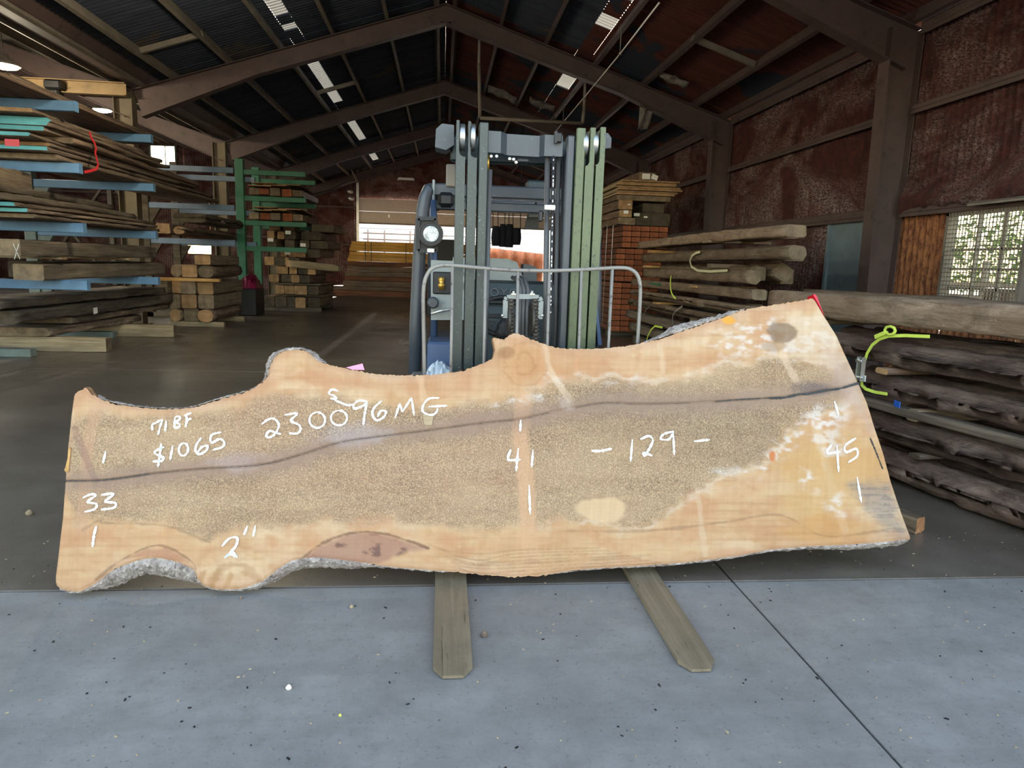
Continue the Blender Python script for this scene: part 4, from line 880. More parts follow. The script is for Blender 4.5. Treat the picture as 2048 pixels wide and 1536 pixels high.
for (pa, pb, ya, yb) in ((919, 931.5, 243, 298), (941, 952, 243, 299), (1167, 1179, 260, 313), (1187, 1199, 259, 312)):
    x0, x1 = mx(pa, 270), mx(pb, 270); zc_ = (mz(ya, pa) + mz(yb, pa)) / 2; r = (mz(ya, pa) - mz(yb, pa)) / 2
    b = MB(); b.lathe((x0, YM + r * .9, zc_), (1, 0, 0), [(0, r * .55), (.001, r * .92), (.004, r), (x1 - x0 - .004, r), (x1 - x0 - .001, r * .92), (x1 - x0, r * .55)], 28); rl = fl(b, 'mast_roller', M['roller'])
    b = MB(); b.lathe((x0 - .004, YM + r * .9, zc_), (1, 0, 0), [(0, r * .3), (x1 - x0 + .008, r * .3)], 12); b.build('axle', M['chain'], rl)
# crosshead between the uprights: a bent plate
xs = [(972, 0), (1003, 0), (1017, .05), (1084, .05), (1092, .012), (1128, .0)]
b = MB(); zt0, zb0 = mz(259, 985), mz(303, 985); zt1, zb1 = mz(268, 1120), mz(311, 1120)
for k in range(len(xs) - 1):
    (pa, da), (pb, db) = xs[k], xs[k + 1]; xa, xb = mx(pa, 280), mx(pb, 280); fa = (pa - 972) / 156; fb = (pb - 972) / 156
    za, zA = zt0 + (zt1 - zt0) * fa, zb0 + (zb1 - zb0) * fa; zb_, zB = zt0 + (zt1 - zt0) * fb, zb0 + (zb1 - zb0) * fb
    b.prism([(xa, YM + .03 + da, zA), (xb, YM + .03 + db, zB), (xb, YM + .03 + db, zb_), (xa, YM + .03 + da, za)], (0, .03, 0))
ch = fl(b, 'crosshead', M['fl'])
b = MB(); b.box((mx(1118, 275), YM + .02, mz(274, 1118)), (.03, .03, .042), bev=.004); b.box((mx(1112, 275), YM + .008, mz(274, 1112)), (.012, .02, .05)); b.build('hose_clamp', M['black'], ch)
b = MB(); b.box((mx(1047, 315), YM + .05, mz(319, 1047)), (.062, .05, .025), bev=.008); b.build('sensor_box', M['black'], ch)
for p in ((1019, 318), (1027, 319), (1032, 325), (982, 313), (993, 313)): b = MB(); q = at(*p, Y=YM + .03); b.lathe(q, (0, -1, 0), [(0, .008), (.008, .008), (.01, .005)], 8); b.build('bolt', M['metal'], ch)
# rear tie block ends
for (P, Y) in (([(872, 258), (884, 247), (908, 250), (908, 290), (892, 300), (870, 294)], 3.42), ([(1206, 266), (1216, 266), (1223, 276), (1222, 296), (1208, 297)], 3.42)):
    b = MB(); b.prism([at(x, y, Y=Y) for x, y in P], (0, .14, 0)); fl(b, 'tie_block', M['fl'])
b = MB(); b.box((.36, 3.5, 1.83), (.66, .05, .12), bev=.01); fl(b, 'rear_tie_bar', M['cowl'])
# inner rail, lift cylinders, hoses, chains
b = MB(); b.box(((mx(1127) + mx(1143)) / 2, YM + .05, 1.0), (mx(1143) - mx(1127), .06, 1.76), bev=.006); fl(b, 'inner_rail', M['fl'])
b = MB(); b.tube([(mx(976), YM + .06, .1), (mx(977), YM + .06, 1.72)], .0125, 12); cy = fl(b, 'lift_cylinder', M['hose'])
b = MB(); b.cyl((mx(977, 330), YM + .06, mz(336, 977)), (mx(977, 310), YM + .06, mz(305, 977)), .009, 10); b.build('hydraulic_fitting', M['brass'], cy)
for (pa, pb, r, m, Y) in ((1095, 1093, .013, 'hose', 3.34), (1107, 1101, .0085, 'rubber', 3.30), (1117, 1112, .0115, 'hose', 3.36), (1126, 1118, .006, 'rubber', 3.36)):
    b = MB(); p = at(pa, 312, Y=Y); q = at(pb, 690, Y=Y); q.z = .4; b.tube([p, p.lerp(q, .5) + Vector((.004, 0, 0)), q], r, 10); fl(b, 'hydraulic_hose' if r < .0125 else 'lift_cylinder', M[m])
p = at(1107, 320, Y=3.288); q = at(1101, 640, Y=3.288)
for k in range(40):
    a = p.lerp(q, k / 40); b = MB(); b.box(a, (.004, .004, .012 + .006 * noise1(k * 1.7)))
    if k % 2 == 0 or k % 5 == 0: fl(b, 'hose_lettering', M['white'])
b = MB(); b.box((mx(1100, 414, 3.28), 3.285, mz(415, 1100, 3.28)), (.05, .02, .025), bev=.003); hb = fl(b, 'hose_bracket', M['metal'])
for dx in (-.015, .017): b = MB(); b.lathe((mx(1100, 414, 3.28) + dx, 3.276, mz(415, 1100, 3.28)), (0, -1, 0), [(0, .006), (.008, .006)], 6); b.build('bolt', M['metal'], hb)
b = MB(); b.box((mx(1082, 428, 3.3), 3.31, mz(432, 1082, 3.3)), (.022, .02, .05), bev=.005); b.build('connector', M['black'], hb)
# chain anchor yoke above the slab's burl
YC = 3.22
def ch_(px, py, Y=YC): return at(px, py, Y=Y)
yk = [ch_(1010, 636), ch_(1011, 600), ch_(1014, 595), ch_(1030, 593), ch_(1062, 593), ch_(1078, 595), ch_(1082, 602), ch_(1080, 638)]
b = MB()
for i in range(len(yk) - 1): b.bar(yk[i], yk[i + 1], .022, .007, up=(0, 1, 0))
yo = fl(b, 'chain_yoke', M['hood'])
for (x, y) in ((1005, 631), (1084, 631)): b = MB(); q = ch_(x, y); b.lathe(q, (1, 0, 0), [(-.006, .008), (.006, .008)], 6); b.build('bolt', M['metal'], yo)
for (x, y) in ((1027, 588), (1064, 588)): b = MB(); q = ch_(x, y); b.box(q, (.022, .02, .006)); b.cyl(q, q + Vector((0, 0, .014)), .007, 6); b.build('bolt', M['metal'], yo)
for (pa, pb) in ((1022, 1024), (1070, 1072)):
    ce = empty('lift_chain', (0, 0, 0)); ce.parent = FL; ce.location = -FL.location
    for k in range(15):
        p = ch_(pa + (pb - pa) * k / 14, 601 + k * 7.6); b = MB()
        b.box(p, (.026 if k % 2 else .020, .018, .018), bev=.005)
        b.cyl(p + Vector((-.016, 0, .006)), p + Vector((.016, 0, .006)), .0045, 8); b.build('chain_link', M['chain'], ce)
for (pa, pb) in ((1017, 1018), (1064, 1063)):
    b = MB(); q = ch_(pa, 640, 3.26); b.lathe(q + Vector((-.006, 0, 0)), (1, 0, 0), [(0, .075), (.012, .075)], 24); fl(b, 'chain_sheave', M['chain'])
for (pa, w_) in ((1041, 4), (1048, 4), (1056, 4)):
    b = MB(); b.tube([ch_(pa - 3, 700, 3.27), ch_(pa - 2, 630, 3.27), ch_(pa, 580, 3.29), ch_(pa - 6, 560, 3.34), ch_(pa - 16, 555, 3.42)], .0095, 8); fl(b, 'hydraulic_hose', M['hose'])
b = MB(); b.box((ch_(1037, 670).x, 3.3, .75), (.03, .04, .5), bev=.004); fl(b, 'mast_bracket', M['flblue'])
# chain seen in the gap beside the inner rail
ce = empty('lift_chain', (0, 0, 0)); ce.parent = FL; ce.location = -FL.location
for k in range(17):
    p = at(1114 - k * .12, 560 + k * 8.0, Y=3.42); b = MB(); b.box(p, (.03 if k % 2 else .022, .014, .02), bev=.004); b.build('chain_link', M['chain'], ce)
b = MB(); q = at(1112, 605, Y=3.40); b.box(q, (.022, .01, .018)); fl(b, 'label_plate', M['white'])
# --- truck body
YB = 3.75
def bd(px, py, Y=YB): return at(px, py, Y=Y)
# overhead guard: front posts, top frame
for (P, sx) in (([(826, 760), (832, 640), (838, 520), (846, 420), (850, 395), (858, 376), (864, 374)], 1),):
    pts = [bd(x, y, 3.95) for x, y in P]; pts[0].z = .3
    b = MB(); b.tube(pts, [.036] * 4 + [.034, .03, .02], 12); gp = fl(b, 'guard_post', M['fl'])
b = MB(); b.tube([bd(868, 760, 4.05), bd(868, 560, 4.05), bd(866, 400, 4.05)], .02, 10); fl(b, 'guard_post', M['flblue'])
b = MB(); b.tube([(.90, 4.02, .3), (.88, 4.04, 1.2), (.86, 4.1, 1.66)], .03, 12); fl(b, 'guard_post', M['fl'])
for x in (-.08, .95):
    b = MB(); b.tube([(x, 5.6, .9), (x, 5.5, 1.5), (x, 5.3, 1.72)], .034, 10); fl(b, 'guard_post', M['fl'])
zg = bd(1000, 372, 4.1).z
xg0 = bd(866, 380, 4.1).x; xg1 = bd(1150, 380, 4.1).x + .1
b = MB(); b.box(((xg0 + xg1) / 2, 4.12, zg - .035), (xg1 - xg0, .09, .07), bev=.008); b.box(((xg0 + xg1) / 2, 4.14, zg - .115), (xg1 - xg0, .05, .05), bev=.006); gt = fl(b, 'guard_front_rail', M['fl'])
b = MB(); b.box((xg0 + .004, 4.1, zg - .06), (.014, .1, .15), bev=.004); b.build('end_plate', M['hood'], gt)
for x in (xg0, xg1): b = MB(); b.box((x, 4.75, zg - .03), (.06, 1.3, .06), bev=.006); fl(b, 'guard_side_rail', M['fl'])
for k in range(5): b = MB(); b.box(((xg0 + xg1) / 2, 4.35 + k * .22, zg - .03), (xg1 - xg0, .05, .03)); fl(b, 'guard_slat', M['fl'])
b = MB(); b.box((bd(892, 403, 4.0).x, 4.0, bd(892, 400, 4.0).z), (.09, .07, .08), bev=.02); ml = fl(b, 'marker_lamp', M['black'])
b = MB(); b.box((bd(1075, 362, 4.2).x, 4.2, zg + .02), (.13, .12, .05), bev=.01); fl(b, 'roof_beacon_box', M['cowl'])
b = MB(); b.box((bd(902, 350, 3.7).x, 3.7, bd(902, 352, 3.7).z), (.05, .05, .11), bev=.006); fl(b, 'guard_bracket', M['steelgrey'])
# headlamp
hc = bd(862, 468, 3.82); hl = fl(MB().lathe(hc, (0, -1, 0), [(-.05, .03), (-.03, .05), (0, .061), (.012, .063), (.016, .058)], 32), 'headlamp', M['black'])
b = MB(); b.lathe(hc + Vector((0, -.012, 0)), (0, -1, 0), [(0, .057), (.003, .05), (.005, .03), (.006, .006)], 32); b.build('lens', M['lens'], hl)
b = MB(); b.tube([hc + Vector((.0605 * math.cos(2 * PI * k / 32), -.016, .0605 * math.sin(2 * PI * k / 32))) for k in range(32)], .004, 8, closed=True, ref=(0, 1, 0)); b.build('bezel', M['chain'], hl)
b = MB(); b.box(hc + Vector((0, 0, -.085)), (.04, .03, .025), bev=.004); b.build('swivel', M['metal'], hl)
b = MB()
qs = [bd(836, 437, 3.86), bd(872, 437, 3.86), bd(872, 502, 3.86), bd(836, 502, 3.86)]
for i in range(4): b.bar(qs[i], qs[(i + 1) % 4], .02, .006, up=(0, 1, 0))
b.prism([q + Vector((0, .02, 0)) for q in qs], (0, .006, 0)); b.build('lamp_bracket', M['black'], hl)
# cowl and dashboard
b = MB(); b.prism([bd(862, 520), bd(908, 522), bd(930, 560), bd(930, 640), bd(862, 640)], (0, .03, 0)); pn = fl(b, 'side_panel', M['hood'])
b = MB(); b.box(bd(884, 566, 3.745), (.095, .012, .115), bev=.012); b.build('opening_dark_plate', M['black'], pn)  # black plate in place of a cut hole, its shade put into the colour
b = MB(); q = bd(883, 566, 3.72); b.lathe(q + Vector((0, 0, -.035)), (0, 0, 1), [(0, .012), (.02, .018), (.03, .018), (.035, .012), (.05, .016), (.065, .016)], 10); b.build('valve', M['brass'], pn)
b = MB(); b.lathe(bd(866, 605, 3.73), (0, -1, 0), [(0, .03), (.03, .03), (.035, .022)], 16); b.build('gauge_pod', M['fl'], pn)
b = MB(); b.tube([bd(862, 628, 3.70), bd(880, 622, 3.70), bd(905, 618, 3.70)], .008, 8); b.build('lever', M['metal'], pn)
b = MB(); b.box(((bd(858, 660).x + bd(912, 660).x) / 2, 3.9, .80), (bd(915, 660).x - bd(855, 660).x, .3, .17), bev=.012); fl(b, 'step_box', M['flblue'])
b = MB(); b.box((.02, 3.9, .62), (.36, .36, .16), bev=.012); fl(b, 'step_plate', M['steelgrey'])
q = at(880, 728, Y=3.66); b = MB(); V = []; F = []; rr = random.Random(5)
for i in range(15):
    for j in range(9): V.append((q.x - .085 + .17 * i / 14, q.y - .05 + .12 * j / 8, .70 + .075 * math.sin(PI * i / 14) * math.sin(PI * j / 8) ** .6 + rr.uniform(0, .03) * (0 < i < 14 and 0 < j < 8)))
for i in range(14):
    for j in range(8): F.append((i * 9 + j, i * 9 + 9 + j, i * 9 + 10 + j, i * 9 + j + 1))
b.add(V, F); pw = b.build('plastic_wrap', M['plastic'], None, 'crumpled clear plastic wrap lying on the forklift step', 'plastic wrap')
zc0, zc1 = bd(1000, 640).z, bd(1000, 568).z
b = MB(); b.prism([(.12, 3.72, .45), (.12, 3.80, zc0), (.12, 3.86, zc1), (.12, 4.2, zc1 + .01), (.12, 4.3, .45)], (.66, 0, 0)); cw = fl(b, 'front_cowl', M['cowl'])
b = MB(); b.box((.45, 3.80, bd(1000, 604, 3.8).z), (.66, .02, .012)); b.build('cowl_ridge', M['rubber'], cw)
# embossed maker lettering on the cowl
cu = bpy.data.curves.new('lettering', 'FONT'); cu.body = 'TOYOTA'; cu.size = .062; cu.extrude = .004; cu.space_character = 1.25
tmp = bpy.data.objects.new('lettering', cu); COL.objects.link(tmp); dg = bpy.context.evaluated_depsgraph_get(); lm = bpy.data.meshes.new_from_object(tmp.evaluated_get(dg)); bpy.data.objects.remove(tmp)
lm.materials.clear(); lm.materials.append(M['hose']); lo = link('lettering', lm, cw); q = bd(962, 592, 3.835); lo.location = q - FL.location; lo.rotation_euler = (PI / 2 - .2, 0, 0); tag(lo, 'embossed maker lettering')
b = MB(); b.tube([(.42 + .16 * math.cos(a) - .08, 3.78 + .02 * math.sin(a), bd(1000, 632, 3.78).z + .10 * math.sin(a)) for a in [2 * PI * k / 28 for k in range(28)]], .012, 8, closed=True); b.box((.34, 3.80, bd(1000, 632, 3.78).z), (.28, .015, .02)); fl(b, 'hand_wheel', M['rubber'])
b = MB(); b.lathe((bd(1010, 655, 3.74).x, 3.74, bd(1010, 655, 3.74).z - .05), (0, 0, 1), [(0, .05), (.02, .045), (.03, .05), (.05, .04), (.06, .045), (.08, .03), (.1, .02)], 16); fl(b, 'rubber_boot', M['rubber'])
for (p, q) in (((990, 645), (960, 640)), ((985, 652), (958, 655))): b = MB(); b.bar(bd(*p, 3.7), bd(*q, 3.72), .012, .012); fl(b, 'pedal_link', M['rubber'])
# hood, seat, counterweight, wheels
hz0, hz1 = bd(1000, 570, 4.6).z, bd(1000, 517, 4.6).z
xa, xb = bd(975, 540, 4.6).x, bd(1046, 540, 4.6).x
b = MB(); b.prism([(xa - .25, 4.6, hz0 - .02), (xb, 4.6, hz0 - .06), (xb, 4.6, hz0 + .06), (xb - .04, 4.6, hz1 - .02), (xb - .1, 4.6, hz1), (xa - .22, 4.6, hz1)], (0, .14, 0)); st = fl(b, 'seat_back', M['hood'])
b = MB(); b.prism([(xb, 4.58, hz0 - .1), (xb + .1, 4.58, hz0 - .1), (xb + .085, 4.58, hz1 - .05), (xb + .05, 4.58, hz1 - .035), (xb, 4.58, hz1 - .03)], (0, .16, 0)); b.build('seat_bolster', M['fl'], st)
b = MB(); b.box((.40, 4.45, .78), (.52, .5, .1), bev=.03); fl(b, 'seat_cushion', M['rubber'])
b = MB(); b.prism([(-.1, 4.3, .3), (-.1, 4.32, .74), (-.1, 5.5, .78), (-.1, 5.72, .7), (-.1, 5.8, .3)], (1.04, 0, 0)); fl(b, 'counterweight', M['fl'])
b = MB(); b.box((.42, 3.95, .4), (.9, .75, .3), bev=.02); fl(b, 'chassis', M['cowl'])
for (x, y) in ((-.12, 3.75), (.96, 3.75), (-.06, 5.3), (.90, 5.3)):
    r = .27 if y < 4 else .22; b = MB(); b.lathe((x - .09, y, r), (1, 0, 0), [(0, r * .6), (.01, r * .92), (.03, r), (.15, r), (.17, r * .92), (.18, r * .6)], 30); wh = fl(b, 'wheel', M['rubber'])
    b = MB(); b.lathe((x - .095, y, r), (1, 0, 0), [(0, r * .3), (.01, r * .5), (.18, r * .5), (.19, r * .3)], 18); b.build('rim', M['hood'], wh)
b = MB(); b.prism([bd(1196, 690, 3.95), bd(1190, 600, 3.95), bd(1193, 600, 3.95), bd(1204, 690, 3.95)], (0, .1, 0)); fl(b, 'mast_brace', M['flblue'])
# screen and mirror hanging from the guard
b = MB(); q = [at(1049, 459, Y=4.3), at(1077, 457, Y=4.3), at(1079, 424, Y=4.3), at(1056, 428, Y=4.3)]; b.prism(q, (0, .03, 0)); sc_ = fl(b, 'cab_display', M['black'])
b = MB(); q = [at(1057, 434, Y=4.295), at(1078, 434, Y=4.295), at(1079, 421, Y=4.295), at(1058, 422, Y=4.295)]; b.prism(q, (0, .004, 0)); b.build('display_top', M['hood'], sc_)
b = MB(); b.tube([at(1068, 424, Y=4.32), at(1072, 405, Y=4.3)], .008, 6); b.build('display_arm', M['black'], sc_)
for x in (-.14, .97):
    b = MB(); b.box((x, 3.86, .585), (.24, .62, .05), bev=.015); b.box((x, 4.12, .42), (.22, .1, .34), bev=.015); fl(b, 'front_fender', M['fl'])
# ================================================================ TIMBERS
ORD = ['first', 'second', 'third', 'fourth', 'fifth', 'sixth', 'seventh', 'eighth', 'ninth', 'tenth', 'eleventh', 'twelfth', 'thirteenth']
def timber(name, p0, p1, w, h, mats, label=None, cat=None, group=None, rnd=.18, jit=.006, bow=0.0, ns=14, nc=3, roll=0.0, seed=None, taper=0.0, wavy=0.0, parent=None, ends=None):
    """sawn or hewn stick from p0 to p1 (centres of its ends), w wide, h high; local X runs along it"""
    p0 = Vector(p0); p1 = Vector(p1); Lg = (p1 - p0).length; x = (p1 - p0).normalized(); y = Vector((0, 0, 1)).cross(x).normalized(); z = x.cross(y)
    r_ = random.Random(seed if seed is not None else int(abs(p0.x * 1000 + p0.y * 377 + p0.z * 7919 + w * 99)))
    sd = r_.random() * 100; cs = []; rad = min(w, h) * rnd
    jc_ = min(jit, h * .09); ja_ = jit * (2.2 if wavy else 1); w -= 1.9 * ja_; h -= 2.2 * jc_
    for (sx, sy, a0) in ((1, 1, 0), (-1, 1, 90), (-1, -1, 180), (1, -1, 270)):
        for k in range(nc):
            a = math.radians(a0 + 90 * k / (nc - 1)) if nc > 1 else math.radians(a0 + 45)
            cs.append((sx * (w / 2 - rad) + rad * math.cos(a), sy * (h / 2 - rad) + rad * math.sin(a)))
    n = len(cs); V = []; F = []; mi = []
    for i in range(ns + 1):
        f = i / ns; k = 1 - taper * f; off = bow * math.sin(f * PI)
        ex = r_.uniform(-1, 1) * jit * 1.5 if i in (0, ns) else 0
        wv = 1 + wavy * noise1(f * 5 + sd, 4)
        for j, (a, c) in enumerate(cs):
            e1 = noise1(f * Lg * 2.2 + j * 1.7 + sd, j) + .6 * noise1(f * Lg * 7 + sd, j + 9); jc = min(jit, h * .09)
            ja = jit * (2.2 if wavy else 1)
            V.append((-Lg / 2 + Lg * f + ex, a * k * wv + math.copysign(ja * e1, a), c * k + math.copysign(jc * e1, c) + off))
    for i in range(ns):
        for j in range(n): F.append((i * n + j, i * n + (j + 1) % n, (i + 1) * n + (j + 1) % n, (i + 1) * n + j)); mi.append(0)
    F.append(tuple(range(n))[::-1]); mi.append(1); F.append(tuple(ns * n + j for j in range(n))); mi.append(1 if ends is None else 2)
    me = bpy.data.meshes.new(name); me.from_pydata(V, [], F)
    for m in mats: me.materials.append(m)
    if ends is not None: me.materials.append(ends)
    me.polygons.foreach_set('material_index', mi); me.polygons.foreach_set('use_smooth', [m == 0 and rnd > .12 for m in mi]); me.update()
    o = link(name, me, parent); R = Matrix((x, y, z)).transposed().to_4x4()
    o.matrix_world = Matrix.Translation((p0 + p1) / 2) @ R @ Matrix.Rotation(roll, 4, 'X')
    return tag(o, label, cat, group)
OLD = (M['hewn'], M['e_old']); BRN = (M['hewndark'], M['e_old']); LOG = (M['log'], M['e_dark']); DRK = (M['olddark'], M['e_dark']); TAN = (M['tan'], M['e_tan']); RED = (M['red'], M['e_red']); OLDT = (M['oldbrown'], M['e_tan'])

# ---- nearest stack of logs beside the slab
R1D = Vector((.15, -.99, 0)).normalized(); R1N = Vector((.99, .15, 0)); R1P = Vector((2.86, 4.09, 0))
def r1(s, off, z): return R1P + R1D * s + R1N * off + Vector((0, 0, z))
G = 'logs in the strapped stack beside the slab'
near = 2.6
def r1log(s0, off, z0, z1, w, mats, label, **k):
    h = z1 - z0; timber(k.pop('name', 'hewn_log'), r1(s0, off + w / 2, (z0 + z1) / 2), r1(near, off + w / 2, (z0 + z1) / 2), w, h, mats, label, k.pop('cat', 'log'), G, **k)
r1log(-1.53, 0, .975, 1.165, .27, OLD, 'big grey hewn beam topping the strapped log stack beside the slab', name='hewn_beam', cat='beam', rnd=.16, jit=.012, ns=40, bow=.012)
r1log(-1.45, .29, .985, 1.185, .26, BRN, 'darker beam behind the big top beam of the strapped stack', name='hewn_beam', cat='beam', rnd=.16, jit=.012, ns=30)
r1log(-1.5, .57, .96, 1.13, .24, DRK, 'beam furthest under the window on top of the strapped stack', name='hewn_beam', cat='beam', rnd=.2, jit=.012, ns=20)
r1log(-.78, .0, .72, .90, .21, LOG, 'dark brown log just above the ratchet buckle', rnd=.42, jit=.016, ns=70)
r1log(-.9, .22, .73, .935, .22, LOG, 'dark log lying behind the one above the ratchet buckle', rnd=.4, jit=.016, ns=30)
r1log(-.9, .46, .73, .93, .22, LOG, 'log at the wall side of the second layer of the strapped stack', rnd=.4, jit=.016, ns=20)
r1log(-.55, .01, .51, .675, .2, LOG, 'knotty brown log level with the ratchet buckle', rnd=.42, jit=.018, ns=70)
r1log(-.6, .22, .5, .68, .21, LOG, 'log behind the knotty brown log at buckle height', rnd=.4, jit=.016, ns=20)
r1log(-.6, .44, .5, .68, .22, LOG, 'log at the wall side of the buckle-height layer', rnd=.4, jit=.016, ns=20)
r1log(-.5, .0, .235, .425, .23, LOG, 'smooth grey-brown log below the blue tag', rnd=.44, jit=.014, ns=70)
r1log(-.5, .24, .24, .43, .22, LOG, 'log behind the smooth log below the blue tag', rnd=.4, jit=.014, ns=20)
r1log(-.5, .47, .24, .43, .22, LOG, 'log at the wall side of the layer below the blue tag', rnd=.4, jit=.014, ns=20)
r1log(-.42, -.03, .0, .21, .25, LOG, 'rough bark-covered bottom log lying on the concrete beside the slab', rnd=.46, jit=.026, ns=90, nc=4)
r1log(-.4, .24, .0, .2, .24, LOG, 'bottom log on the floor behind the bark-covered one', rnd=.42, jit=.016, ns=20)
r1log(-.4, .5, .0, .2, .24, LOG, 'bottom log on the floor at the wall side of the strapped stack', rnd=.42, jit=.016, ns=20)
# thin sticks between the layers (stickers), set across
G2_ = 'sticker boards between the strapped logs'
def stick(s, z, h, a, b_, mats, label, w=.09):
    timber('sticker_board', r1(s, a, z + h / 2), r1(s, b_, z + h / 2), w, h, mats, label, 'board', G2_, rnd=.3, jit=.003, ns=4)
stick(-.93, .935, .04, -.02, .72, (M['old'], M['e_old']), 'round-ended sticker board under the big top beam near the red tape', .1)
stick(1.2, .935, .04, .0, .72, DRK, 'sticker board deep under the big top beam towards the window')
stick(-.18, .678, .042, -.01, .68, (M['oldbrown'], M['e_tan']), 'reddish sticker board just beside the ratchet buckle', .11)
stick(1.3, .678, .042, .0, .68, DRK, 'sticker board between the two logs around buckle height towards the window')
stick(.1, .428, .075, .0, .68, (M['old'], M['e_old']), 'pale sticker board carrying the blue tag', .1)
stick(1.4, .428, .075, .0, .68, DRK, 'sticker board above the smooth log towards the window')
stick(.15, .208, .03, .0, .7, DRK, 'thin sticker board on the bark-covered bottom log')
stick(1.5, .208, .03, .0, .7, DRK, 'thin sticker board above the bottom log towards the window')
r1log(-.5, -.012, .44, .5, .1, DRK, 'narrow plank running along the stack at the blue tag', name='plank', cat='plank', rnd=.2, jit=.004)
b = MB(); q = on_plane(1794, 808, R1P + R1N * -.025, R1N); b.box(q, (.004, .075, .04), Matrix.Rotation(-.15, 3, 'Z')); b.build('plastic_tag', M['bluetag'], None, 'small bright blue tag on the log stack', 'tag')
# ratchet strap
SO = -.045
def sq(px_, py_, o=SO): return on_plane(px_, py_, R1P + R1N * o, R1N)
rt = empty('ratchet_strap', sq(1722, 740), 'lime-yellow ratchet strap with metal buckle around the log stack', 'strap')
b = MB(); path = [sq(1860, 673, -.0), sq(1810, 671, -.02), sq(1778, 672), sq(1760, 678), sq(1745, 690), sq(1735, 706), sq(1730, 722), sq(1727, 745), sq(1724, 760), sq(1724, 770, -.04), sq(1732, 778, -.03), sq(1750, 784, -.01), sq(1775, 788, .0)]
P2 = []
for i in range(len(path) - 1):
    for k in range(3): P2.append(path[i].lerp(path[i + 1], k / 3))
P2.append(path[-1]); b.ribbon(P2, .02, -R1N, .004); b.build('webbing', M['strap'], rt)
b = MB(); c0 = sq(1780, 661, -.06); b.tube([c0 + R1D * (.045 * math.cos(a)) * (1 - .05 * k / 16) + Vector((0, 0, .026 * math.sin(a))) for k, a in enumerate([2 * PI * k / 8 for k in range(17)])], .009, 6); b.build('webbing_knot', M['strap'], rt)
b = MB(); c0 = sq(1765, 671, -.055); b.bar(c0 + R1D * -.05 + Vector((0, 0, -.015)), c0 + R1D * .03 + Vector((0, 0, .02)), .03, .025); b.build('webbing_loop', M['strap'], rt)
b = MB()
for o_ in (-.022, .022): b.box(sq(1721, 738, -.06) + R1D * o_, (.03, .006, .16), bev=.002)
b.cyl(sq(1721, 722, -.06) - R1D * .03, sq(1721, 722, -.06) + R1D * .03, .016, 12); b.cyl(sq(1721, 755, -.06) - R1D * .03, sq(1721, 755, -.06) + R1D * .03, .01, 12); b.build('ratchet_buckle', M['metal'], rt)
b = MB(); b.box(sq(1729, 757, -.052), (.004, .025, .04)); b.build('care_label', M['white'], rt)
# broken block on the floor
blk = timber('wood_block', at(1855, 1058, Z=.045) + Vector((0, .06, 0)), at(1760, 1040, Z=.05) + Vector((0, .3, 0)), .09, .09, (M['old'], M['orange']), 'splintered orange-ended wood block on the floor under the slab corner', 'wood block', rnd=.08, jit=.012, ns=8)

# ---- second stack: long beams with their ends towards the viewer
G = 'long beams in the tall stack by the side wall'
RX = 3.32
def rb(xn, yt, yb, xf, w, mats, label, X=RX, **k):
    a = at(xn, yt, X=X); c = at(xn, yb, X=X); f = at(xf, 540, X=X); f.y = min(f.y, 13.15); z = (a.z + c.z) / 2
    timber(k.pop('name', 'old_beam'), (X + w / 2, a.y, z), (X + w / 2, f.y, z + k.pop('dz', 0)), w, (a.z - c.z), mats, label, k.pop('cat', 'beam'), k.pop('group', G), **k)
K = dict(rnd=.16, jit=.012, ns=24)
rb(1572, 447, 475, 1272, .21, OLD, 'topmost grey beam of the tall stack by the side wall', dz=-.02, bow=.02, **K)
rb(1560, 448, 478, 1300, .24, OLD, 'beam beside the topmost grey one, nearer the metal door', X=RX + .36, **K)
rb(1578, 489, 519, 1280, .19, BRN, 'grey beam with red-brown end in the second layer of the tall stack', dz=-.03, **dict(K, rnd=.3))
rb(1572, 489, 522, 1300, .24, OLD, 'mossy-ended beam in the second layer nearer the metal door', X=RX + .36, **K)
rb(1492, 540, 569, 1285, .17, BRN, 'brown beam with yellow band in the third layer of the tall stack', dz=-.01, **dict(K, rnd=.3))
rb(1508, 532, 563, 1300, .15, BRN, 'second beam of the third layer beside the yellow-banded one', X=RX + .20, **K)
rb(1552, 528, 562, 1330, .20, OLD, 'beam tipped on its corner in the third layer', X=RX + .44, roll=.5, **K)
rb(1560, 541, 569, 1330, .18, BRN, 'beam behind the tipped one in the third layer', X=RX + .70, **K)
rb(1505, 577, 602, 1262, .17, BRN, 'brown beam of the fourth layer of the tall stack', **K)
rb(1500, 577, 602, 1290, .22, DRK, 'second beam of the fourth layer of the tall stack', X=RX + .24, **K)
rb(1500, 577, 602, 1290, .22, DRK, 'beam at the wall side of the fourth layer', X=RX + .52, **K)
rb(1500, 612, 632, 1260, .16, OLD, 'round pale log of the fifth layer of the tall stack', **dict(K, rnd=.45))
rb(1500, 612, 636, 1275, .24, DRK, 'dark beam of the fifth layer of the tall stack', X=RX + .22, **K)
rb(1500, 612, 636, 1275, .24, DRK, 'beam at the wall side of the fifth layer', X=RX + .52, **K)
rb(1500, 642, 668, 1258, .18, BRN, 'dark log of the sixth layer with a wire loop', **dict(K, rnd=.42))
rb(1500, 642, 668, 1270, .26, DRK, 'beam of the sixth layer behind the dark log', X=RX + .22, **K)
rb(1500, 642, 668, 1270, .24, DRK, 'beam at the wall side of the sixth layer', X=RX + .52, **K)
for j, (a_, c_) in enumerate(((676, 704), (712, 742), (750, 786))):
    for k in range(3): rb(1480, a_, c_, 1256 + 8 * j, .22, DRK, '%s beam of the %s layer of the tall stack, counted from the aisle' % (ORD[k], ORD[6 + j]), X=RX + .27 * k, **K)
G3 = 'stickers in the tall stack'
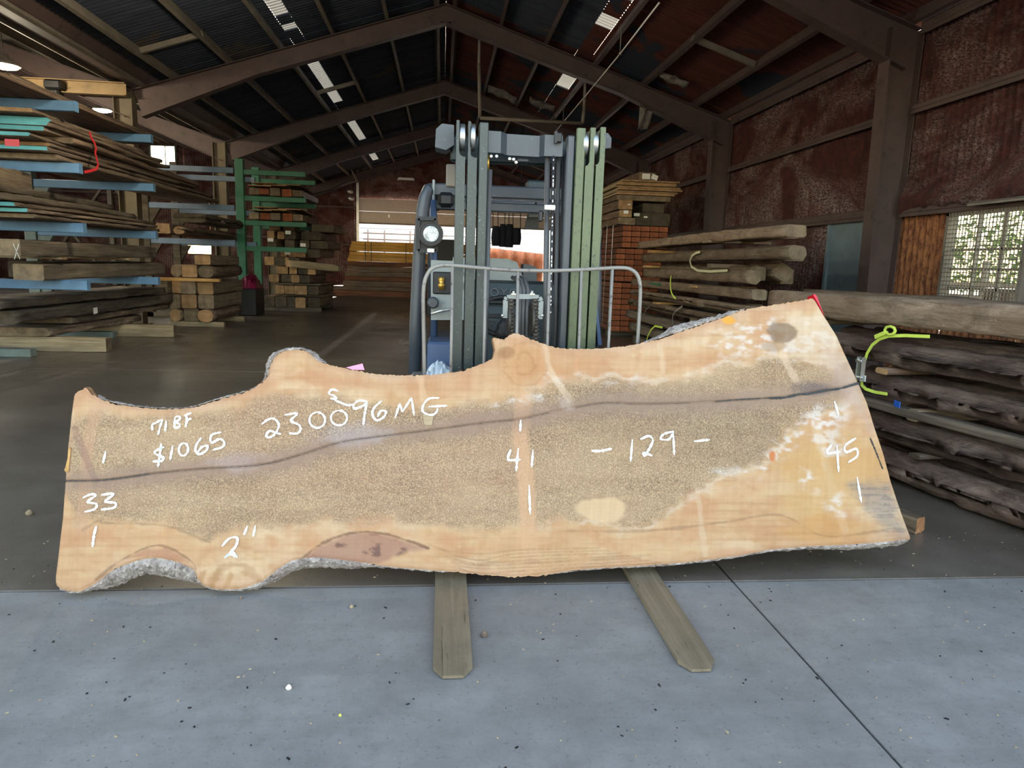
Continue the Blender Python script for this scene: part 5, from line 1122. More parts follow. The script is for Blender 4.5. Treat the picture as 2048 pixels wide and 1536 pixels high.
for (px_, py_, h_, m, lb) in ((1412, 480, .035, OLD, 'pale sticker under the topmost grey beam'), (1300, 500, .04, TAN, 'fresh tan sticker under the far end of the topmost beam'), (1420, 528, .05, OLD, 'grey sticker plank above the yellow-banded beam'), (1290, 530, .04, TAN, 'tan sticker at the far end above the third layer'), (1388, 570, .03, TAN, 'orange-tan sticker just under the yellow-banded beam'), (1400, 606, .05, OLD, 'pale sticker block below the fourth layer'), (1310, 603, .03, TAN, 'light sticker at the far end below the fourth layer'), (1385, 637, .05, OLD, 'grey sticker block on the sixth layer')):
    q = at(px_, py_ + 3, X=RX - .01); timber('sticker_board', (RX - .02, q.y, q.z), (RX + .8, q.y, q.z), .14 if h_ > .045 else .22, h_, m, lb, 'board', G3, rnd=.1, jit=.002, ns=4)
q = at(1310, 568, X=RX - .01); timber('sticker_board', (RX - .02, q.y, q.z), (RX + .8, q.y, q.z), .5, .03, (M['green'], M['green']), 'dark green painted sticker under the yellow-banded beam', 'board', G3, rnd=.1, jit=.002, ns=4)
def loop(px_, pts, w, mat, name, label):
    b = MB(); b.ribbon([at(x, y, X=RX - .02) if d == 0 else at(x, y, X=RX - d) for x, y, d in pts], w, (-1, 0, 0), .004); b.build(name, mat, None, label, 'strap', 'straps on the tall stack')
loop(0, [(1400, 504, .0), (1392, 506, .03), (1384, 512, .03), (1380, 522, .03), (1383, 533, .03), (1395, 541, .03), (1420, 543, .02), (1455, 541, .01)], .03, M['strapgrey'], 'cargo_strap', 'pale webbing loop hanging on the second layer of the tall stack')
loop(0, [(1342, 552, .01), (1341, 562, .03), (1341, 575, .03), (1343, 585, .03), (1347, 593, .03), (1352, 597, .0)], .03, M['strap'], 'cargo_strap', 'yellow-green band around the third layer of the tall stack')
loop(0, [(1365, 612, .0), (1352, 622, .05), (1346, 630, .05), (1345, 640, .04), (1348, 650, .03), (1355, 655, .01)], .025, M['metal'], 'cargo_strap', 'grey metal buckle strap on the sixth layer')
loop(0, [(1300, 612, .0), (1292, 620, .05), (1287, 630, .05), (1290, 640, .03)], .025, M['hose'], 'cargo_strap', 'grey tangled strap near the far end of the sixth layer')
loop(0, [(1325, 655, .03), (1310, 652, .05), (1302, 660, .05), (1296, 672, .04), (1293, 682, .03)], .03, M['strap'], 'cargo_strap', 'knotted yellow strap low on the tall stack')

# ---- far pile: banded red-brown timbers, beams and boards on top
YN = 13.3
def fx(px_): return at(px_, 540, Y=YN).x
def fz(py_): return at(1290, py_, Y=YN).z
proto = {}
def rtim(x, z, w, h, Lg, label, group):
    key = (round(w, 3), round(h, 3), Lg, random.randint(0, 2))
    if key not in proto:
        o = timber('red_timber', (x, YN, z), (x, YN + Lg, z), w - .010, h - .010, RED, label, 'timber', group, rnd=.06, jit=.002, ns=3, nc=2, seed=len(proto)); proto[key] = o
    else:
        o = proto[key].copy(); COL.objects.link(o); o.matrix_world = Matrix.Translation(Vector((x, YN + Lg / 2, z))) @ proto[key].matrix_world.to_quaternion().to_matrix().to_4x4(); tag(o, label, 'timber', group)
    return o
cw_, chh = .174, .103
ztopA = fz(452)
for (nm, x0, zt, nr_) in (('upper', fx(1241), ztopA, 4), ('middle', fx(1231), ztopA - 4 * chh - .012, 6), ('lower', fx(1228), ztopA - 10 * chh - .03, 9)):
    for r_ in range(nr_):
        for c_ in range(5):
            rtim(x0 + cw_ * (c_ + .5), zt - chh * (r_ + .5), cw_, chh, 1.7, 'red-brown squared timber, %s row from top, %s from the aisle, in the %s bundle' % (ORD[r_], ORD[c_], nm), 'banded red-brown timbers')
zbot = ztopA - 19 * chh - .03
for k in range(2):
    timber('dunnage_block', (fx(1226), YN + .3 + k * 1.1, zbot / 2), (fx(1226) + .95, YN + .3 + k * 1.1, zbot / 2), .1, zbot, DRK, ('front' if k == 0 else 'back') + ' floor block under the banded red-brown timbers', 'block', 'blocks under the red-brown timbers', ns=3, rnd=.08)
for k in range(3):
    x = fx(1229) - .012; y = YN + .25 + k * .5
    b = MB(); b.box((x, y, ztopA - .95), (.004, .03, 1.9)); b.box((fx(1229) + .45, y, ztopA + .004), (.92, .03, .004)); b.build('steel_band', M['metal'], None, '%s bright steel band around the red-brown timbers, from the near end' % ORD[k], 'band', 'steel bands')
G = 'beams on top of the red-brown timbers'
zA = ztopA + .006
for (xa, xb, z0, h_, dy, m, lb) in ((1228, 1262, zA, .13, .0, BRN, 'short beam lying on the bundle corner by the aisle'), (1240, 1268, zA + .0, 0, 0, None, ''), (1265, 1335, zA, .24, .15, DRK, 'dark wide beam with white tags on the red-brown timbers')):
    if m is None: continue
    timber('old_beam', ((fx(xa) + fx(xb)) / 2, YN + dy - .1, z0 + h_ / 2), ((fx(xa) + fx(xb)) / 2, YN + 1.8, z0 + h_ / 2), fx(xb) - fx(xa), h_, m, lb, 'beam', G, rnd=.1, ns=5)
z2 = zA + .13
timber('old_beam', (fx(1240), YN - .18, z2 + .065), (fx(1240), YN + 1.8, z2 + .065), .24, .13, OLDT, 'tan-ended beam with paper tag, lower of two by the aisle', 'beam', G, rnd=.1, ns=5)
timber('old_beam', (fx(1238), YN - .22, z2 + .13 + .085), (fx(1238), YN + 1.8, z2 + .13 + .085), .27, .17, OLDT, 'tan-ended beam with paper tag, upper of two by the aisle', 'beam', G, rnd=.08, ns=5)
timber('old_beam', (fx(1302), YN + .1, zA + .24 + .09), (fx(1302), YN + 1.8, zA + .24 + .09), .42, .18, DRK, 'dark beam under the sheet boards', 'beam', G, rnd=.1, ns=5)
zb_ = zA + .445
for (px_, py_, w_, h_) in ((1274, 429, .11, .055), (1292, 434, .07, .03), (1258, 409, .05, .02), (1252, 424, .09, .06)):
    yy = YN - (.0 if px_ > 1270 else .24)
    q = at(px_, py_, Y=yy); b = MB(); b.box((q.x, yy - .0 + (.02 if px_ > 1270 else .0), q.z), (w_, .006, h_)); b.build('paper_tag', M['white'], None, 'white paper tag stapled %s' % {1274: 'on the dark wide beam, larger one', 1292: 'on the dark wide beam, smaller one', 1258: 'to the upper tan-ended beam', 1252: 'to the lower tan-ended beam'}[px_], 'tag', 'paper tags on the far pile')
bz = zb_
for k, (xa, xb, h_, dy) in enumerate(((1226, 1332, .10, .0), (1224, 1338, .04, -.05), (1222, 1344, .04, -.02), (1226, 1352, .045, -.08), (1220, 1350, .04, -.03), (1222, 1338, .035, -.1), (1228, 1342, .035, -.02), (1234, 1346, .035, -.06))):
    timber('flat_board', ((fx(xa) + fx(xb)) / 2, YN + dy, bz + h_ / 2), ((fx(xa) + fx(xb)) / 2, YN + 2.3, bz + h_ / 2), fx(xb) - fx(xa), h_ - .004, (M['palew'], M['e_tan']) if k else BRN, '%s wide flat board from the bottom of the high board pile' % ORD[k], 'board', 'wide boards on the far pile', rnd=.06, jit=.004, ns=4, nc=2)
    bz += h_
timber('wrapped_timber', (fx(1285), YN + .05, bz + .08), (fx(1275), YN + 2.2, bz + .08), .34, .15, BRN, 'paper-wrapped timber topping the high board pile', 'timber', None, rnd=.1, ns=5)
b = MB(); q = at(1293, 345, Y=YN + .03); b.box((q.x, YN + .035, bz + .08), (.15, .01, .1)); b.box((q.x + .16, YN + .03, bz + .07), (.12, .01, .09), Matrix.Rotation(.3, 3, 'Y')); b.build('paper_label', M['white'], None, 'white paper labels on the wrapped timber topping the pile', 'label')
# ================================================================ RACKS AND PILES ON THE AISLE'S OTHER SIDE
def rack(name, ys, zs, x0, x1, mat, pmat, label, ztop, zf=0.0):
    e = empty(name, (x0, ys[0], 0), label, 'rack')
    for y in ys:
        b = MB(); b.box((x0 - .02, y, ztop / 2), (.16, .14, ztop), bev=.006); b.box((x0 + .3, y, .05), (1.5, .14, .1), bev=.006); up = b.build('upright', pmat, e)
        for z in zs:
            b = MB(); b.box(((x0 + x1) / 2 + .03, y, z), (x1 - x0 - .06, .085, .115), bev=.006); ar = b.build('arm', mat, e)
            b = MB(); b.box((x1 - .004, y, z), (.008, .09, .12)); b.build('arm_end', mat, ar)
            b = MB(); b.prism([(x0 + .06, y - .04, z - .06), (x0 + .28, y - .04, z - .06), (x0 + .06, y - .04, z - .42)], (0, .08, 0)); b.build('gusset', pmat, ar)
    for z in (.35, 1.9): b = MB(); b.box((x0 - .06, (ys[0] + ys[1]) / 2, z), (.05, abs(ys[1] - ys[0]), .08)); b.build('tie_bar', pmat, e)
    return e
AZ = (.89, 1.575, 2.27, 2.97)
rack('cantilever_rack', (9.22, 11.42), AZ, -6.05, -4.30, M['blue'], M['post'], 'blue-armed cantilever rack heaped with live-edge slabs', 3.35)
rack('cantilever_rack', (15.6, 17.3), (1.57, 2.28, 3.03), -6.05, -4.30, M['bluegrey'], M['olddark'], 'blue-armed cantilever rack holding squared beams and logs, second from the camera', 3.35)
def lb(xn, yt, yb, xf, X, w, mats, label, name='old_beam', cat='beam', group=None, zbase=None, ends=None, ylim=None, **k):
    """stick whose aisle face stands at X, near end at pixel xn, far end at pixel xf"""
    a = at(xn, yt, X=X); c = at(xn, yb, X=X); f = at(xf, (yt + yb) / 2, X=X); h = a.z - c.z; z = (a.z + c.z) / 2
    if zbase is not None: z = zbase + h / 2
    return timber(name, (X - w / 2, a.y, z), (X - w / 2, f.y, z), w, h, mats, label, cat, group, ends=ends, **k)
top = [z + .062 for z in AZ]
GB = 'square beams on the lowest rack level'
K = dict(rnd=.1, jit=.006, ns=14)
o1 = lb(87, 527, 561, 330, -4.55, .34, (M['olddark'], M['e_old']), 'dark square beam with pale end on the lowest blue rack arms', group=GB, zbase=top[0] + .0, **K)
lb(87, 527, 561, 320, -4.95, .42, DRK, 'dark beam beside the pale-ended one on the lowest blue arms', group=GB, zbase=top[0], **K)
z2 = top[0] + .245
lb(40, 487, 521, 312, -4.52, .40, (M['olddark'], M['e_old']), 'upper dark beam marked with a chalk cross on the blue rack', group=GB, zbase=z2 + .03, **K)
lb(40, 487, 521, 300, -4.98, .40, DRK, 'dark beam behind the chalk-crossed beam on the blue rack', group=GB, zbase=z2 + .03, **K)
for k, (px_, lb_) in enumerate(((130, 'thin sticker under the chalk-crossed beam, nearer one'), (262, 'thin pale sticker under the chalk-crossed beam, farther one'))):
    y = at(px_, 525, X=-4.5).y; timber('sticker_board', (-4.5, y, z2 + .012), (-5.4, y, z2 + .012), .12, .028, (M['palew'], M['e_tan']), lb_, 'board', rnd=.1, jit=.002, ns=3)
q = at(32, 503, X=-4.515)
b = MB()
for s_ in (-1, 1): b.bar(q + Vector((.006, -.05, -.08 * s_)), q + Vector((.006, .05, .08 * s_)), .002, .012)
b.build('chalk_cross', M['chalk'], None, 'white chalk cross on the dark rack beam', 'chalk mark')
# second level
GS = 'live-edge slabs on the rack'
SB = (M['barkw'], M['e_old']); ST = (M['barkw'], M['e_teal'])
J = dict(rnd=.3, jit=.012, ns=26, wavy=.10)
zz = top[1]
for (xn, h, xf, X, w, m, lb_, bow) in ((70, .05, 318, -4.42, .9, SB, 'bottom bark-edged slab on the second rack level', .0), (62, .045, 316, -4.40, .8, ST, 'teal-ended thin slab, lower one on the second rack level', .0), (34, .045, 312, -4.46, .8, ST, 'teal-ended thin slab, upper one on the second rack level', .01),
                                       (-30, .085, 275, -4.55, .85, DRK, 'thick dark slab bowed over the teal-ended ones', .015), (-60, .09, 230, -4.7, .7, DRK, 'thick curved dark slab topping the second rack level', .02)):
    Yn = at(xn, 440, X=X).y; Yf = at(xf, 450, X=X).y
    timber('live_edge_slab', (X - w / 2, Yn, zz + h / 2), (X - w / 2, Yf, zz + h / 2), w, h, m, lb_, 'wood slab', GS, ends=M['e_old'], bow=bow, **J); zz += h + .006
for k, (xn, wd) in enumerate(((2, .26), (34, .2))):
    Y_ = at(xn, 397, X=-4.75).y; timber('cut_block', (-4.9 - .0, Y_ + .02, zz + .1), (-4.9, Y_ + .32, zz + .08), .3, .2, (M['old'], M['e_old']), ('pale sawn block lettered in chalk on the second rack level' if k == 0 else 'pale sawn block beside the lettered one'), 'wood block', rnd=.1, ns=4, jit=.004)
q = at(15, 400, X=-4.745); b = MB(); b.bar(q + Vector((.01, 0, -.05)), q + Vector((.01, 0, .05)), .002, .01); b.bar(q + Vector((.01, -.02, .045)), q + Vector((.01, .03, .045)), .002, .01); b.build('chalk_letter', M['chalk'], None, 'chalk letter on the pale sawn block', 'chalk mark')
# third level: fan of thin slabs
zz = top[2]
L3_ = [(112, .075, 440, -4.45, .9, SB, 'bottom slab of the fan on the third rack level'), (96, .05, 430, -4.42, .85, ST, 'teal-ended slab second from the bottom of the fan'), (104, .05, 360, -4.40, .7, (M['barkw'], M['e_tan']), 'tan-ended slab in the fan under the red tag'), (56, .045, 400, -4.46, .8, ST, 'teal-ended slab carrying the red tag'),
       (145, .08, 410, -4.38, .85, (M['oldbrown'], M['e_old']), 'long split-ended slab jutting from the fan'), (90, .055, 300, -4.5, .8, ST, 'teal-ended slab above the jutting one'), (98, .055, 345, -4.44, .75, ST, 'teal and bark-ended slab, third from the top of the fan'), (102, .055, 330, -4.46, .8, ST, 'teal-ended slab, second from the top of the fan'), (72, .05, 300, -4.5, .8, (M['barkw'], M['e_tan']), 'orange-tan-ended slab topping the fan')]
for i, (xn, h, xf, X, w, m, lb_) in enumerate(L3_):
    h *= .92
    Yn = at(xn, 280, X=X).y; Yf = at(xf, 330, X=X).y
    timber('live_edge_slab', (X - w / 2, Yn, zz + h / 2), (X - w / 2 - .03, Yf, zz + h / 2), w, h, m, lb_, 'wood slab', GS, ends=M['e_old'], **J); zz += h + .004
b = MB(); q = at(30, 287, X=-4.44); b.box((q.x, q.y - .05, q.z), (.14, .006, .07)); b.build('price_tag', M['redtape'], None, 'red tag on the teal-ended slab', 'tag')
b = MB(); b.ribbon([at(x, y, X=-4.33) for x, y in ((178, 264), (182, 275), (189, 287), (192, 297), (190, 305), (193, 318), (196, 330), (192, 338), (180, 342), (168, 344))], .032, (1, 0, 0), .006); b.build('cargo_strap', M['redstrap'], None, 'red strap hanging down the fan of slabs', 'strap')
zz = top[3]
for i, (xn, h, xf, X, w, m, lb_) in enumerate(((-60, .055, 330, -4.5, 1.2, (M['oldbrown'], M['e_old']), 'wide reddish slab bottommost on the top rack level'), (30, .05, 345, -4.55, 1.0, SB, 'bark-edged slab in the middle of the top rack level'), (70, .045, 300, -4.7, .9, SB, 'topmost slab of the blue rack under the tan beam'))):
    Yn = at(xn, 190, X=X).y; Yf = at(xf, 270, X=X).y
    timber('live_edge_slab', (X - w / 2, Yn, zz + h / 2), (X - w / 2, Yf, zz + h / 2), w, h, m, lb_, 'wood slab', GS, **J); zz += h + .006
# floor pile under the rack
GF = 'slabs piled on the floor under the rack'
dz = .19
for (px_, py_, lb_) in ((212, 705, 'pale green-grey floor timber under the slab pile, nearer one'), (348, 675, 'pale green-grey floor timber under the slab pile, farther one')):
    q = at(px_, py_, Z=0); timber('dunnage_timber', (q.x, q.y + .08, dz / 2), (q.x - 2.0, q.y + .08, dz / 2), .16, dz, (M['palew'], M['e_old']), lb_, 'timber', 'floor timbers under the slab pile', rnd=.06, jit=.004, ns=6)
zz = dz
for (xn, h, xf, X, w, m, lb_) in ((105, .13, 270, -5.0, .85, SB, 'bottom bark-edged dark slab of the floor pile'), (150, .09, 330, -4.95, .85, (M['barkw'], M['e_old']), 'rough-edged slab second from the bottom of the floor pile'), (40, .17, 338, -4.92, .88, DRK, 'thick dark slab with a white tag on the floor pile'), (8, .12, 325, -4.98, .82, (M['olddark'], M['e_tan']), 'pale-topped slab on top of the floor pile')):
    Yn = max(at(xn, 650, X=X).y, 8.6); Yf = at(xf, 620, X=X).y
    timber('live_edge_slab', (X - w / 2, Yn, zz + h / 2), (X - w / 2 + .1, Yf, zz + h / 2), w, h, m, lb_, 'wood slab', GF, rnd=.2, jit=.02, ns=30, wavy=.08); zz += h + .008
b = MB(); q = at(188, 621, X=-4.88); b.box((q.x + .02, q.y, q.z), (.006, .11, .085), Matrix.Rotation(.06, 3, 'X')); b.build('paper_tag', M['white'], None, 'white paper tag on the floor slab pile', 'tag')
# ---- stack of short squared timbers
G = 'short squared timbers'
YS = 13.45; Y2 = 15.25
cols = [(318, 339), (340, 361), (362, 393), (395, 427)]
def sx(px_): return at(px_, 600, Y=YS).x
def sz(py_): return at(400, py_, Y=YS).z
rows = [(652, 626, (1, 2, 3)), (626, 597, (0, 1, 2, 3)), (597, 571, (0, 1, 2, 3)), (566, 540, (1, 2, 3)), (540, 520, (3,))]
z = .09
for r_, (yb, yt, cs) in enumerate(rows):
    h = sz(yt) - sz(yb)
    if r_ == 3:
        timber('sticker_board', (sx(300), YS - .12, z + .03), (sx(446), YS - .12, z + .03), .12, .055, (M['tan'], M['e_tan']), 'long tan sticker board jutting from the short timber stack', 'board', rnd=.06, jit=.002, ns=4)
        timber('sticker_board', (sx(320), Y2 - .3, z + .03), (sx(430), Y2 - .3, z + .03), .12, .055, DRK, 'sticker board at the far end of the short timber stack', 'board', rnd=.06, jit=.002, ns=4); z += .062
    for c_ in cs:
        xa, xb = sx(cols[c_][0]), sx(cols[c_][1]); rr = random.Random(r_ * 7 + c_)
        timber('squared_timber', ((xa + xb) / 2, YS + rr.uniform(-.08, .12), z + h / 2), ((xa + xb) / 2 + .02, Y2 + rr.uniform(-.15, .15), z + h / 2), xb - xa, h - .004, (M['old'] if (r_ + c_) % 3 else M['oldbrown'], M['e_tan'] if (r_ + c_) % 2 else M['e_old']), 'short squared timber, %s layer from the floor, %s from the aisle' % (ORD[r_], ORD[3 - c_]), 'timber', G, rnd=.42 if (r_ == 0 and c_ in (1, 3)) or (r_ == 3 and c_ in (1, 3)) else .1, jit=.006, ns=8)
    z += h + .002
for k, y in enumerate((YS + .15, Y2 - .25)): timber('dunnage_timber', (sx(330), y, .045), (sx(443), y, .045), .12, .09, (M['palew'], M['e_old']), ('near' if k == 0 else 'far') + ' floor timber under the short timber stack', 'timber', rnd=.06, jit=.003, ns=4)
# ---- taller mixed stack by the green rack
G = 'beams in the tall mixed stack'
YS3 = 17.85; Y23 = 20.0
def tx(px_): return at(px_, 560, Y=YS3).x
def tz(py_): return at(600, py_, Y=YS3).z
z = .1; rr = random.Random(11)
for k, y in enumerate((YS3 + .2, Y23 - .3)): timber('dunnage_timber', (tx(520), y, .05), (tx(640), y, .05), .14, .1, DRK, ('near' if k == 0 else 'far') + ' floor timber under the tall mixed stack', 'timber', rnd=.06, jit=.003, ns=4)
spec = [(.26, [(522, 547), (548, 571), (572, 590), (591, 612), (613, 637)]), (.05, [(560, 645)]), (.22, [(548, 566), (567, 587), (588, 614), (615, 636)]), (.05, [(545, 640)]), (.20, [(536, 556), (557, 580), (581, 598), (600, 620)]), (.2, [(548, 572), (574, 590), (592, 612), (614, 630)]), (.21, [(525, 545), (548, 570), (560, 578), (579, 600)]), (.21, [(558, 572), (573, 590), (592, 612), (614, 640)]), (.2, [(535, 552), (568, 588), (600, 618), (620, 655)]), (.2, [(534, 548), (552, 566), (568, 590), (600, 640)]), (.19, [(538, 560), (562, 585), (620, 665)])]
for r_, (h, cs) in enumerate(spec):
    last = -99
    for c_, (pa, pb) in enumerate(cs):
        xa, xb = max(tx(pa), last + .004), tx(pb); last = xb
        far = Y23 + rr.uniform(-.3, .3); nr_ = YS3 + rr.uniform(-.12, .2) + .02 * r_
        timber('old_beam', ((xa + xb) / 2, nr_, z + h / 2), ((xa + xb) / 2 + (.06 if c_ == len(cs) - 1 else 0), far, z + h / 2), xb - xa, h - .004, (M['old'] if (r_ * 3 + c_) % 3 else M['oldbrown'], M['e_tan'] if rr.random() < .45 else M['e_dark']), 'beam in the tall mixed stack, %s layer from the floor, %s from the rack side' % (ORD[r_], ORD[c_]), 'beam', G, rnd=.12, jit=.008, ns=8)
    z += h + .004
for k, (px_, py_) in enumerate(((576, 465), (541, 480), (606, 490), (575, 506))):
    q = at(px_, py_, Y=YS3 - .16); b = MB(); b.box(q, (.13, .006, .08)); b.build('paper_tag', M['white'], None, 'white paper tag on the tall mixed stack, %s from the top' % ORD[k], 'tag', 'paper tags on the mixed stack')
timber('hewn_beam', at(576, 527, Y=17.5), at(677, 537, Y=18.4), .2, .18, (M['palew'], M['e_tan']), 'pale hewn beam jutting towards the aisle from the tall mixed stack', 'beam', G, rnd=.2, jit=.014, ns=14)
# second blue rack's load
G = 'logs on the second blue rack'
for (xn, yt, yb, xf, X, w, m, lb_, rn, zb) in ((292, 436, 452, 475, -4.94, .16, OLDT, 'slim log with round tan end on the second blue rack', .45, 1.64), (338, 427, 449, 472, -4.67, .24, OLDT, 'beam with square tan end on the second blue rack', .1, 1.64), (370, 450, 467, 470, -4.42, .2, OLDT, 'log with ringed tan end on the second blue rack', .45, 1.64)):
    lb(xn, yt, yb, xf, X, w, m, lb_, 'old_log', 'log', G, zbase=zb, rnd=rn, jit=.012, ns=14); 
timber('old_log', (-4.75, 14.2, 1.99), (-4.72, 16.75, 1.99), .62, .2, DRK, 'wide dark log lying on top of the second blue rack load', 'log', G, rnd=.45, jit=.02, ns=16)
# ---- green rack and its load
gr = empty('green_rack', (tx(482), 17.4, 0), 'green painted cantilever rack loaded with short lumber', 'rack')
for (px_, Y, zt) in ((482, 17.1, at(482, 318, Y=17.1).z), (514, 18.9, at(514, 335, Y=18.9).z)):
    x = at(px_, 420, Y=Y).x; b = MB(); b.box((x, Y, zt / 2), (.18, .16, zt), bev=.006); b.build('upright', M['green'], gr)
    for py_ in ((346, 398, 447, 498) if px_ == 482 else (346, 398, 447)):
        za = at(530, py_, Y=17.1).z; b = MB(); b.box((x + .75, Y, za), (1.4, .08, .11), bev=.005); b.build('arm', M['green'], gr)
G = 'short lumber on the green rack'; rr = random.Random(4)
zs_ = [at(530, p, Y=17.1).z + .066 for p in (346, 398, 447)]
x0 = at(500, 420, Y=17.1).x
for lv, (zb, n_, hh) in enumerate(((zs_[2], 5, .17), (zs_[1], 5, .16))):
    for k in range(n_):
        timber('short_beam', (x0 + .14 + .235 * k, 16.95 + rr.uniform(-.12, .1), zb + hh / 2), (x0 + .14 + .235 * k, 19.1, zb + hh / 2), .22, hh + rr.uniform(-.03, .02), (M['oldbrown'], M['e_red'] if k % 2 else M['e_old']), 'short beam on the %s green arm, %s from its post' % ('lowest laden' if lv == 0 else 'upper', ORD[k]), 'beam', G, rnd=.08, ns=4)
    zb2 = zb + hh + .02
    for k in range(4):
        timber('thin_board', (x0 + .3 + .3 * (k % 3), 16.8 + .1 * k, zb2 + .018 + .03 * k), (x0 + .35 + .25 * (k % 3), 19.2, zb2 + .018 + .03 * k), .5, .022, (M['palew'] if k % 2 else M['red'], M['e_tan']), 'thin loose board on the %s green level, %s from the bottom' % ('lower' if lv == 0 else 'upper', ORD[k]), 'board', G, rnd=.06, jit=.004, ns=6)
# maroon wrap on a low bench
b = MB(); c0 = at(530, 585, Y=18.6); V = []; F = []; rr = random.Random(9)
c0.x = -4.3; b.box((c0.x, 16.65, .3), (.42, .7, .6), bev=.02); b.build('low_crate', M['black'], None, 'black crate on the floor between the two timber stacks', 'crate')
b = MB(); n1, n2 = 18, 10
for i in range(n1 + 1):
    for j in range(n2 + 1):
        f, g = i / n1, j / n2; V.append((c0.x - .2 + .4 * f, 16.31 + .68 * g, .602 + .30 * (math.sin(PI * f) * math.sin(PI * g)) ** .5 + (rr.uniform(-.03, .05) if 0 < i < n1 and 0 < j < n2 else 0)))
for i in range(n1):
    for j in range(n2): F.append((i * (n2 + 1) + j, (i + 1) * (n2 + 1) + j, (i + 1) * (n2 + 1) + j + 1, i * (n2 + 1) + j + 1))
b.add(V, F); b.build('plastic_sheet', M['maroon'], None, 'maroon plastic sheet heaped on the black crate', 'plastic sheet')
# ---- lumber across the back of the aisle
G = 'lumber piles before the back opening'
YBK = 26.6
def bx_(px_): return at(px_, 540, Y=YBK).x
def bz_(py_): return at(760, py_, Y=YBK).z
z = .0
for k, (xa, h) in enumerate(((664, .22), (664, .14), (690, .2), (692, .16), (694, .17), (696, .2), (698, .16))):
    timber('dark_beam', (bx_(xa), YBK + .12 * (k % 2), z + h / 2), (1.6, YBK + .12 * (k % 2), z + h / 2), .9, h - .002, (M['red'] if k % 3 == 0 else M['oldbrown'], M['e_dark']), '%s dark brown beam from the floor in the low pile before the back opening' % ORD[k], 'beam', G, rnd=.06, ns=8); z += h
zt_ = bz_(484); hh = (zt_ - z - .03) / 6
for k in range(6):
    zz = z + hh * k + (.03 if k >= 3 else 0)
    for j in range(2):
        timber('yellow_board', (bx_(700 + (k % 3) * 2 - (4 if k < 3 else 0)), YBK + .05 + .3 * j, zz + hh / 2), (1.5, YBK + .05 + .3 * j, zz + hh / 2), .29, hh - .001, (M['yellow'], M['e_tan']), 'fresh yellow board, %s layer up, in the %s row of the banded lumber' % (ORD[k], 'front' if j == 0 else 'back'), 'board', 'banded yellow lumber', rnd=.05, jit=.0008, ns=4, nc=2)
for k, px_ in enumerate((731, 743, 812)):
    b = MB(); b.box((bx_(px_), YBK - .1, (z + zt_) / 2), (.02, .008, zt_ - z)); b.build('steel_band', M['black'], None, '%s dark band around the yellow lumber' % ORD[k], 'band', 'bands on the yellow lumber')
# ================================================================ FITTINGS, CABLES, OUTDOORS
tb = empty('tie_beam', (-6.6, 13.46, 4.0), 'tan steel beam carrying a hoist trolley above the blue rack', 'beam')
b = MB(); ibeam(b, [(Vector((-9.2, 13.46, 4.06)), .2, Vector((0, 0, 1))), (Vector((-5.45, 13.46, 4.06)), .2, Vector((0, 0, 1)))], None, .14, .016); b.build('beam_section', M['tietan'], tb)
b = MB(); b.box((-6.56, 13.4, 4.05), (.28, .3, .16), bev=.03); b.box((-6.56, 13.4, 3.93), (.16, .2, .12), bev=.03); b.build('hoist_trolley', M['black'], tb)
def lamp(px_, py_, Y, r, label, e):
    p = at(px_, py_, Y=Y); o = empty('hanging_lamp', p, label, 'lamp', 'lit shed lamps')
    b = MB(); b.lathe(p + Vector((0, 0, .04)), (0, 0, 1), [(0, r), (.05, r * .9), (.12, r * .4), (.16, r * .3)], 20); b.build('shade', M['steelgrey'], o)
    b = MB(); b.lathe(p, (0, 0, 1), [(0, r * .5), (.02, r * .85), (.039, r * .9)], 20); b.build('bulb', M['lampglow'], o)
    b = MB(); b.tube([p + Vector((0, 0, .2)), Vector((p.x, p.y, RIDGE - SLOPE * abs(p.x - (XM2 if p.x < XL else 0)) + .02))], .008, 6); b.build('stem', M['steelgrey'], o)
    L_ = bpy.data.lights.new('lamp_light', 'POINT'); L_.energy = e; L_.color = (1, .86, .62); L_.shadow_soft_size = .1; lo_ = bpy.data.objects.new('lamp_light', L_); COL.objects.link(lo_); lo_.parent = o; lo_.location = (0, 0, -.06)
lamp(8, 137, 12.0, .22, 'glaring lamp at the end of the tan beam', 70)
lamp(417, -12, 8.5, .2, 'added fill lamp hung out of view near the front doorway', 110)  # extra lamp out of view, added to brighten the rack side
lamp(205, 224, 17.0, .2, 'glaring lamp between the tan beam and the column', 90)
# suspended cable with drop rods
zc = 4.55; cb = empty('guy_cable', at(1240, 110, Z=zc), 'thin pale cable hung on drop rods under the roof', 'cable')
P = [at(1318, 6, Z=zc), at(1240, 108, Z=zc), at(1170, 193, Z=zc), at(1126, 245, Z=zc), at(1112, 262, Z=zc)]
b = MB(); b.tube(P, .012, 6); b.build('wire', M['white'], cb)
for p in P[1:4]:
    b = MB(); b.tube([p, Vector((p.x, p.y, RIDGE - SLOPE * abs(p.x) + .0))], .009, 6); b.build('drop_rod', M['tube'], cb)
    b = MB(); b.box(p, (.04, .06, .04), bev=.006); b.build('clip', M['metal'], cb)
pf = empty('pipe_frame', at(960, 180, Y=14.4), 'hanging rectangular pipe frame above the forklift mast', 'pipe frame')
Q = [at(958, 128, Y=14.4), at(960, 236, Y=14.4), at(1165, 247, Y=14.4), at(1168, 222, Y=14.4)]
for i in range(3): b = MB(); b.tube([Q[i], Q[i + 1]], .035, 8); b.build('pipe', M['steelgrey'], pf)
b = MB(); b.tube([Q[0], Q[0] + Vector((0, 0, .6))], .03, 8); b.build('hanger', M['steelgrey'], pf)
b = MB(); b.tube([Q[3], Q[3] + Vector((0, 0, .55))], .03, 8); b.build('hanger', M['steelgrey'], pf)
